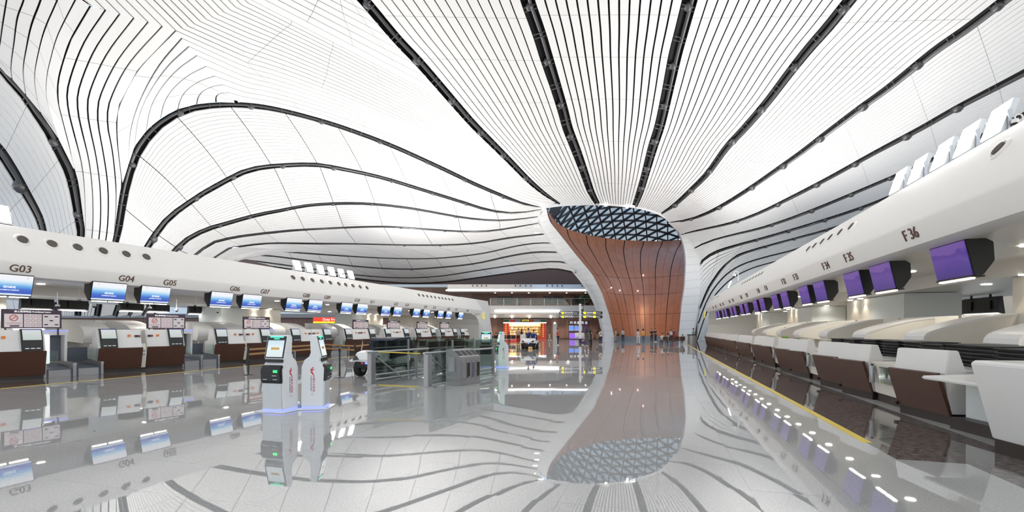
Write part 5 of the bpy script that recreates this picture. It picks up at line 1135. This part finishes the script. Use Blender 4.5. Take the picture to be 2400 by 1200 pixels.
gi = 0; WORDN = 'one two three four five six seven eight nine ten eleven twelve thirteen fourteen fifteen sixteen seventeen eighteen nineteen twenty twentyone twentytwo twentythree twentyfour'.split()
for z in (.75, 1.2, 1.65, 2.1):
    x_ = x0+wd*.15; ci = 0
    while x_ < x0+wd*.85-.3:
        w = rr.uniform(.12, .28); h_ = rr.uniform(.14, .36)
        o = MB().lathe([(w*.4, z+.003), (w*.48, z+h_*.5), (w*.25, z+h_)], 8, c=(x_+w/2, yb-.22)).build('shop_ware', M['glowing_goods'][gi % 5]) if rr.random() < .5 else MB().box(x_, x_+w, yb-.30, yb-.12, z+.003, z+h_).build('shop_ware', M['glowing_goods'][gi % 5])
        tag(o, 'small glowing ware, number %s from the left on the %s shelf of the gift shop' % (WORDN[ci], {.75: 'lowest', 1.2: 'second', 1.65: 'third', 2.1: 'top'}[z]), 'ware', 'wares on the gift shop shelves'); ci += 1; x_ += w+rr.uniform(.04, .14); gi += 1
MB().box(x0+wd*.14, x0+wd*.86, yb-.42, yb-.03, 0, .55).build('base_cabinet', 'red', r)
L_ = bpy.data.lights.new('shop_lamp', 'AREA'); L_.shape = 'RECTANGLE'; L_.size = 4.6; L_.size_y = .25; L_.energy = 420; L_.color = (1, .72, .36); lo = bpy.data.objects.new('shop_lamp', L_); C.objects.link(lo); lo.location = (x0+wd/2, yb-.45, 2.60); lo.rotation_euler = (math.radians(22), 0, 0); lo.parent = r
r, x0, x1 = shop_box(1333, 1382, 2.9, 'service_kiosk', 'glowing purple service counter with blue screens and white lettering in the far wall', 1, 'kioskgrey')
wd = x1-x0; MB().box(x0, x1, yb-.1, yb+.02, 0, 3.0).build('back_wall', 'noticeframe', r)
for a, b in ((.02, .24), (.27, .64)):
    q = MB().box(x0+wd*a, x0+wd*b, yb-.16, yb-.10, 1.42, 2.25).build('screen_frame', 'kioskgrey', r)
    for i in range(2 if a < .1 else 4): w_ = (b-a)*wd/(2 if a < .1 else 4); o = MB().box(x0+wd*a+w_*i+.04, x0+wd*a+w_*(i+1)-.03, yb-.175, yb-.16, 1.50, 2.12).build('blue_screen', 'bluepanel' if 'bluepanel' in M else 'bluelight', q)
for i, ch in enumerate('问讯服务台'): put_text(ch, .50, .03, 'signwhite', basis((1, 0, 0), (0, 0, 1), (x0+wd*(.12+.18*i), yb-.15, 2.66)), r, 'lit_letter')
MB().box(x0+wd*.02, x0+wd*.98, yb-.75, yb-.2, .12, 1.0).build('counter', 'kioskgrey', r, bevel=.02); MB().box(x0+wd*.02, x0+wd*.27, yb-.78, yb-.75, .14, .95).build('purple_panel', 'purple', r); MB().box(x0+wd*.30, x0+wd*.96, yb-.78, yb-.75, .30, .38).build('purple_strip', 'purple', r); MB().box(x0, x1, yb-.72, yb-.2, 0, .12).build('plinth', 'black', r)
MB().box(x0+wd*.3, x0+wd*.95, yb-.70, yb-.25, 1.0, 1.06).build('worktop', 'white', r)
MB().box(wx(1296), wx(1306), yb-.08, yb+.02, 0, 2.6).build('door_3', 'rail'); bpy.data.objects['door_3']['kind'] = 'structure'
p = at(1300.5, 757, YB-.1); MB().ball((p.x, yb-.12, p.z), .13).build('wall_lamp', 'lamp', WB)
# red lit shop sign far behind the left island
D_ = 62.; a, c_ = at(734, 755, D_), at(817, 744, D_); r = thing('shop_sign', 'red and yellow lit shop sign far behind the left row under sign G09', 'sign', (a.x, D_, 0)); MB().box(0, c_.x-a.x, 0, .15, a.z+.08, c_.z).build('board', mat('sign_red', (.7, .03, .02), .4, emit=1.0, ecol=(.9, .05, .02)), r); MB().box(0, c_.x-a.x, 0, .14, a.z-.12, a.z+.07).build('yellow_edge', 'signyellow', r); put_text('Duty Free', .46, .01, 'signwhite', basis((1, 0, 0), (0, 0, 1), ((c_.x-a.x)*.48, -.02, (a.z+c_.z)/2+.03)), r)
for x_ in (.3, c_.x-a.x-.3): MB().box(x_-.06, x_+.06, .02, .12, 0, a.z-.12).build('leg', 'black', r)
# ---------------------------------------------------------------- people
def skin_mesh(verts, edgs, rad, name, sub=1, root=0):
    me = bpy.data.meshes.new(name); me.from_pydata(verts, edgs, []); o = bpy.data.objects.new(name, me); C.objects.link(o)
    m = o.modifiers.new('s', 'SKIN'); m.use_smooth_shade = True
    for i, r in enumerate(rad):
        v = me.skin_vertices[0].data[i]; v.radius = (r, r) if not isinstance(r, tuple) else r; v.use_root = (i == root)
    s = o.modifiers.new('d', 'SUBSURF'); s.levels = sub; s.render_levels = sub
    return o
PENDING = []
def chain(V, E_, R_, pts, rads, start=None):
    prev = start
    for p, r in zip(pts, rads):
        V.append(p); R_.append(r)
        if prev is not None: E_.append((prev, len(V)-1))
        prev = len(V)-1
    return prev
CLOTH = {}
def cloth(c):
    k = tuple(c)
    if k not in CLOTH: CLOTH[k] = mat('cloth_%d' % len(CLOTH), k, .8, var=.1, scale=12)
    return CLOTH[k]
def person(label, loc, rz, h=1.7, top=(.5, .5, .5), low=(.05, .05, .07), shoe=(.02, .02, .02), hair='short', skirt=False, sleeves=.5, pose='stand', arms=None, legs=(0, 0), female=False, hatc=None, group=None, extra=None):
    """local +y is the way the figure faces; arms: per side (swing forward, out, elbow bend)"""
    r = thing('person', label, 'person', loc, rz, group); k = h/1.72
    sit = pose == 'sit'; sh = .19 if not female else .165; hp = .095
    hipz = .47 if sit else .90; base = Vector((0, 0, 0))
    pel = Vector((0, 0, hipz)); V, E_, R_ = [], [], []
    V.append(pel); R_.append((.15, .115)); 
    lean = .05 if not sit else -.03
    t = chain(V, E_, R_, [pel+Vector((0, lean*.3, .14)), pel+Vector((0, lean*.6, .32)), pel+Vector((0, lean*.8, .46)), pel+Vector((0, lean, .56)), pel+Vector((0, lean+.01, .63)), pel+Vector((0, lean+.02, .70)), pel+Vector((0, lean+.02, .79)), pel+Vector((0, lean+.01, .85))],
              [(.125, .10), (.145, .105), (.15, .10), (.07, .065), (.052, .052), (.078, .09), (.085, .10), (.05, .06)], 0)
    chest = 3; hands = []
    if arms is None: arms = ((.1, .08, .15), (-.1, .08, .15))
    shells = {'top': ([], [], []), 'low': ([], [], [])}
    armp = []
    for sd, (sw, out, el) in zip((-1, 1), arms):
        S_ = pel+Vector((sd*sh, lean*.8, .48)); d1 = Vector((sd*math.sin(out), math.sin(sw), -math.cos(sw)*math.cos(out))).normalized(); E1 = S_+d1*.28
        a2 = sw+el; d2 = Vector((sd*math.sin(out)*.6, math.sin(a2), -math.cos(a2))).normalized(); W1 = E1+d2*.25; Hd = W1+d2*.09
        chain(V, E_, R_, [S_, S_+d1*.14, E1, E1+d2*.12, W1, W1+d2*.07], [.055, .048, .040, .036, .026, .032], chest); armp.append((S_, E1, W1, d1, d2)); hands.append((W1+d2*.06, d2, sd))
    legp = []
    for sd, sw in zip((-1, 1), legs):
        Hp = pel+Vector((sd*hp, 0, -.03))
        if sit: K = Hp+Vector((sd*.02, .42, .02)); A = Vector((K.x, K.y-.02, .08))
        else:
            d = Vector((0, math.sin(sw), -math.cos(sw))); K = Hp+d*.40; d2 = Vector((0, math.sin(sw-max(0, -sw)*.6-.04), -math.cos(sw))); A = K+d2.normalized()*.40
        toe = A+Vector((sd*.02, .13, -.03)); chain(V, E_, R_, [Hp, (Hp+K)/2, K, K+(A-K)*.35, A, toe], [.085, .075, .055, .055, .038, .032], 0); legp.append((Hp, K, A, toe))
    V = [v*k for v in V]; R2 = [(x*k if not isinstance(x, tuple) else (x[0]*k, x[1]*k)) for x in R_]
    PENDING.append((skin_mesh(V, E_, R2, 'body'), 'body', 'skin', r, dict(hands=hands, k=k, head=(pel+Vector((0, lean+.02, .76)))*k)))
    # shirt shell: torso and upper arms, a little larger
    V, E_, R_ = [pel*1.0+Vector((0, 0, -.04))], [], [(.165, .13)]
    c = chain(V, E_, R_, [pel+Vector((0, lean*.3, .14)), pel+Vector((0, lean*.6, .32)), pel+Vector((0, lean*.8, .46)), pel+Vector((0, lean, .54))], [(.142, .118), (.160, .122), (.162, .115), (.085, .08)], 0)
    for (S_, E1, W1, d1, d2) in armp:
        L_ = S_+d1*.28*min(1, sleeves*1.0 if sleeves < 1 else 1)
        pts = [S_, S_+d1*.13, L_] if sleeves < 1 else [S_, S_+d1*.14, E1, W1]
        chain(V, E_, R_, pts, [.07, .064, .058] if sleeves < 1 else [.07, .06, .052, .042], 3)
    PENDING.append((skin_mesh([v*k for v in V], E_, [(x*k if not isinstance(x, tuple) else (x[0]*k, x[1]*k)) for x in R_], 'top'), 'top', cloth(top), r, None))
    if skirt:
        n = 18; mb = MB(); z0, z1 = (hipz+.12)*k, (hipz-.42)*k; mb.lathe([(.135*k, z0), (.175*k, (hipz-.05)*k), (.20*k, (hipz-.2)*k), (.235*k, z1), (.20*k, z1+.01)], n); mb.build('skirt', cloth(low), r, smooth=True)
    else:
        V, E_, R_ = [pel+Vector((0, 0, .06))], [], [(.15, .118)]
        for Hp, K, A, toe in legp: chain(V, E_, R_, [Hp, (Hp+K)/2, K, K+(A-K)*.5, A+Vector((0, 0, .03))], [.10, .09, .072, .066, .056], 0)
        PENDING.append((skin_mesh([v*k for v in V], E_, [(x*k if not isinstance(x, tuple) else (x[0]*k, x[1]*k)) for x in R_], 'trousers'), 'trousers', cloth(low), r, None))
    for Hp, K, A, toe in legp:
        mb = MB(); a = A*k; mb.hexa([Vector((a.x-.045, a.y-.08, max(0, a.z-.085))), Vector((a.x+.045, a.y-.08, max(0, a.z-.085))), Vector((a.x+.05, a.y+.17, max(0, a.z-.085))), Vector((a.x-.05, a.y+.17, max(0, a.z-.085))), Vector((a.x-.04, a.y-.07, a.z+.03)), Vector((a.x+.04, a.y-.07, a.z+.03)), Vector((a.x+.035, a.y+.13, a.z-.03)), Vector((a.x-.035, a.y+.13, a.z-.03))]); mb.build('shoe', cloth(shoe), r, bevel=.012)
    hc = (pel+Vector((0, lean+.02, .76)))*k
    mb = MB(); X = Matrix.Translation(hc)
    mb.ball((0, -.018*k, .028*k), (.088*k, .098*k, .105*k), 14, 9, X=X)
    if hair == 'long': mb.ball((0, -.06*k, -.16*k), (.10*k, .06*k, .24*k), 12, 8, X=X)
    if hair == 'bob': mb.ball((0, -.03*k, -.03*k), (.105*k, .095*k, .11*k), 12, 8, X=X)
    mb.build('hair', 'hair' if hatc is None else cloth(hatc), r, smooth=True)
    return r
def facing(dx, dy): return math.atan2(dy, dx)-math.pi/2
AWAY, TOWARD = 0.0, math.pi
def spot(u, D_): x, y = gnd(u, D_); return (x, y, .004)
wh, bl, dn, kh = (.72, .72, .70), (.012, .012, .014), (.03, .045, .09), (.42, .33, .20)
person('woman with long black hair in a grey dress walking away from the camera', spot(1375, 37.3), AWAY, 1.72, (.09, .09, .095), (.09, .09, .095), wh, 'long', True, .2, arms=((-.35, .12, .1), (.45, .25, .2)), legs=(.22, -.24), female=True)
person('person in black walking half hidden behind the woman in grey', spot(1383, 39.5), AWAY, 1.66, bl, bl, bl, 'long', False, .4, legs=(-.2, .2), female=True)
r_ = person('person in white printed tee and jeans seen from behind near the column', spot(1408, 52.5), AWAY, 1.62, wh, dn, wh, 'short', False, .5, legs=(.12, -.1)); MB().box(-.09, .09, -.115, -.105, 1.10, 1.24).build('shirt_print', cloth((.12, .16, .14)), r_)
person('man in dark red with a raised arm by the brown far wall', spot(1400, 69), facing(-1, .2), 1.72, (.10, .02, .02), kh, bl, 'short', False, .4, arms=((1.7, .3, .3), (.1, .1, .2)))
person('woman in beige top and khaki trousers with a black bag before the copper wall', spot(1443, 64.8), facing(.6, -.6), 1.66, (.45, .36, .26), kh, bl, 'bob', False, .5, female=True)
person('man in pale blue shirt and dark trousers facing the copper wall', spot(1460, 64.6), AWAY, 1.68, (.35, .45, .52), (.02, .025, .035), bl, 'short', False, .5)
person('woman in pale pink blouse and trousers walking away', spot(1496, 53.3), AWAY, 1.66, (.62, .48, .54), (.66, .60, .62), (.2, .1, .08), 'bob', False, .6, legs=(.18, -.18), female=True)
person('woman in a mustard yellow top and blue jeans walking away', spot(1507.5, 54.3), AWAY, 1.68, (.70, .33, .03), (.09, .15, .24), (.2, .22, .25), 'bob', False, .9, legs=(-.12, .14), female=True)
person('person in black shirt and dark shorts linked to the neighbour on the right', spot(1527.5, 63.8), TOWARD, 1.66, bl, (.05, .035, .04), bl, 'short', False, .5, arms=((.5, .5, .9), (.1, .1, .2)))
person('man in black top, dark jeans and white shoes near the column', spot(1536.5, 62.8), facing(-.7, -.3), 1.70, bl, (.02, .03, .06), wh, 'short', False, .5, arms=((.3, .2, 1.2), (.3, .2, 1.0)))
person('first seated person in white on the brown seats', (gnd(1552, 53.9)[0], 53.86, -.02), AWAY, 1.66, wh, dn, bl, 'short', False, .5, pose='sit')
person('second seated person in pale shirt beside the first on the brown seats', (gnd(1564.5, 53.9)[0], 53.86, -.02), AWAY, 1.62, (.60, .62, .66), bl, bl, 'bob', False, .5, pose='sit')
person('small child on the right end of the brown seats', (gnd(1600, 53.9)[0], 53.86, .06), AWAY, 1.32, (.2, .25, .3), dn, bl, 'short', False, .5, pose='sit')
person('person in dark red carrying a red bag behind the brown seats', spot(1578.5, 64.5), facing(.3, -1), 1.68, (.16, .02, .05), (.40, .02, .03), bl, 'short', False, .9)
person('person in white shirt and dark trousers left of the dark red figure', spot(1573, 62.8), AWAY, 1.60, (.58, .60, .66), (.02, .03, .045), bl, 'short', False, .5)
person('person in teal top standing behind the litter bin', spot(1626, 58), facing(-1, -.3), 1.72, (.18, .42, .40), bl, bl, 'short', False, .5)
p_ = W2(33.5, 7.6); person('worker in a green reflective vest behind the right desks', (p_.x, p_.y, .003), facing(-1, -.5), 1.76, (.14, .50, .06), (.02, .02, .03), bl, 'short', False, .5)
person('man in beige shirt and black trousers seen from behind near the gift shop', spot(1214.7, 56.5), AWAY, 1.74, (.40, .29, .21), bl, bl, 'short', False, .5)
person('dark haired woman in white skirt beside the man in beige', spot(1222.5, 63.5), AWAY, 1.66, bl, wh, wh, 'long', True, .4, female=True)
person('man in a red shirt and dark jeans standing sideways holding a phone', spot(1307.6, 50.5), facing(-1, .15), 1.74, (.60, .05, .03), (.015, .02, .04), wh, 'short', False, .5, arms=((.35, .05, 1.2), (.35, .05, 1.2)))
person('woman in black top and cream trousers walking before the brown wall', spot(1288, 71), facing(-1, -.1), 1.68, bl, (.62, .50, .36), wh, 'long', False, .4, legs=(.2, -.2), female=True)
def on_cart(dx, dy, z): 
    o = [q for q in bpy.data.objects if q.name.startswith('patrol_cart')][-1]
    a = o.rotation_euler.z; return (o.location.x+dx*math.cos(a)-dy*math.sin(a), o.location.y+dx*math.sin(a)+dy*math.cos(a), z)
crz = face(-14)+math.pi/2
blu = (.015, .04, .24)
person('officer in blue driving the distant patrol cart', on_cart(.30, -.22, .33), crz, 1.70, blu, (.01, .02, .08), bl, 'short', False, .6, pose='sit', arms=((.6, .1, .7), (.6, .1, .7)), hatc=(.05, .02, .02))
person('second officer in blue with a dark cap riding behind the driver', on_cart(.42, .26, .40), crz, 1.78, (.02, .035, .17), (.01, .02, .08), bl, 'short', False, .6, pose='sit', hatc=bl)
person('person in dark clothes seated on the left of the dark seats', (gnd(1181, 62.4)[0], 62.36, -.02), AWAY, 1.66, (.03, .02, .02), bl, bl, 'short', False, .5, pose='sit')
person('person with a bob seated on the middle dark seat', (gnd(1193, 62.4)[0], 62.36, -.02), AWAY, 1.62, bl, bl, bl, 'bob', False, .5, pose='sit')
person('person in dark clothes seated behind the end of the left row', (gnd(1163, 58.4)[0], 58.36, -.02), AWAY, 1.66, (.05, .02, .02), bl, bl, 'short', False, .5, pose='sit')
bpy.context.view_layer.update(); dg = bpy.context.evaluated_depsgraph_get()
for o, nm, m, par, hd in PENDING:
    me = bpy.data.meshes.new_from_object(o.evaluated_get(dg)); me.materials.clear(); me.materials.append(M[m] if isinstance(m, str) else m)
    if hd:
        b = bmesh.new(); b.from_mesh(me); k = hd['k']; mb = MB()
        for c, d, sd in hd['hands']:             # five tapering fingers and a thumb on each hand
            c = c*k; sdv = Vector((0, 1, 0)); sdv = (sdv-d*sdv.dot(d)).normalized(); pn = d.cross(sdv)
            for f in range(4): s0 = c+sdv*(f-1.5)*.018*k; L_ = (.055, .068, .072, .058)[f]*k; mb.tube([s0, s0+d*L_*.5, s0+d*L_*.9+pn*sd*.015*k], [.009*k, .008*k, .006*k], 5)
            s0 = c+sdv*.035*k-d*.03*k; mb.tube([s0, s0+(d*.6+sdv*.6)*.03*k, s0+(d*.9+sdv*.4)*.055*k], [.011*k, .009*k, .007*k], 5)
        h0 = hd['head']
        mb.tube([h0+Vector((0, .085*k, .01*k)), h0+Vector((0, .112*k, -.012*k))], [.008*k, .014*k], 6)     # nose
        for sd in (-1, 1): mb.ball(h0+Vector((sd*.085*k, .0, -.005*k)), (.012*k, .022*k, .032*k), 8, 5)      # ears
        t = mb.mesh('x', 'skin'); b.from_mesh(t); b.to_mesh(me); b.free()
        for sd in (-1, 1): MB().ball(h0+Vector((sd*.034*k, .088*k, .012*k)), .011*k, 6, 4).build('eye', 'hair', par)
        MB().box(h0.x-.022*k, h0.x+.022*k, h0.y+.088*k, h0.y+.096*k, h0.z-.052*k, h0.z-.044*k).build('mouth', 'logored', par)
    me.polygons.foreach_set('use_smooth', [True]*len(me.polygons)); bpy.data.objects.remove(o); link(nm, me, par)
# small things carried or standing by the people
def bag(u, D_, z, c, lab, s=1.0):
    x, y = gnd(u, D_); r = thing('hand_bag', lab, 'bag', (x, y, z)); MB().prism([(-.16*s, 0), (.16*s, 0), (.13*s, .24*s), (-.13*s, .24*s)], -.05, .05).build('bag_body', cloth(c), r, bevel=.02); MB().tube([(-.10*s, 0, .23*s), (-.07*s, 0, .42*s), (.07*s, 0, .42*s), (.10*s, 0, .23*s)], .012, 6).build('strap', cloth(c), r)
bag(1448.2, 64.7, .78, bl, 'black shoulder bag of the woman in khaki trousers', 1.0)
bag(1366.5, 37.2, .55, (.12, .03, .16), 'dark purple hand bag beside the woman in grey', .9)
bag(1581.5, 64.2, .55, (.5, .02, .03), 'red bag held by the person in dark red', 1.2)
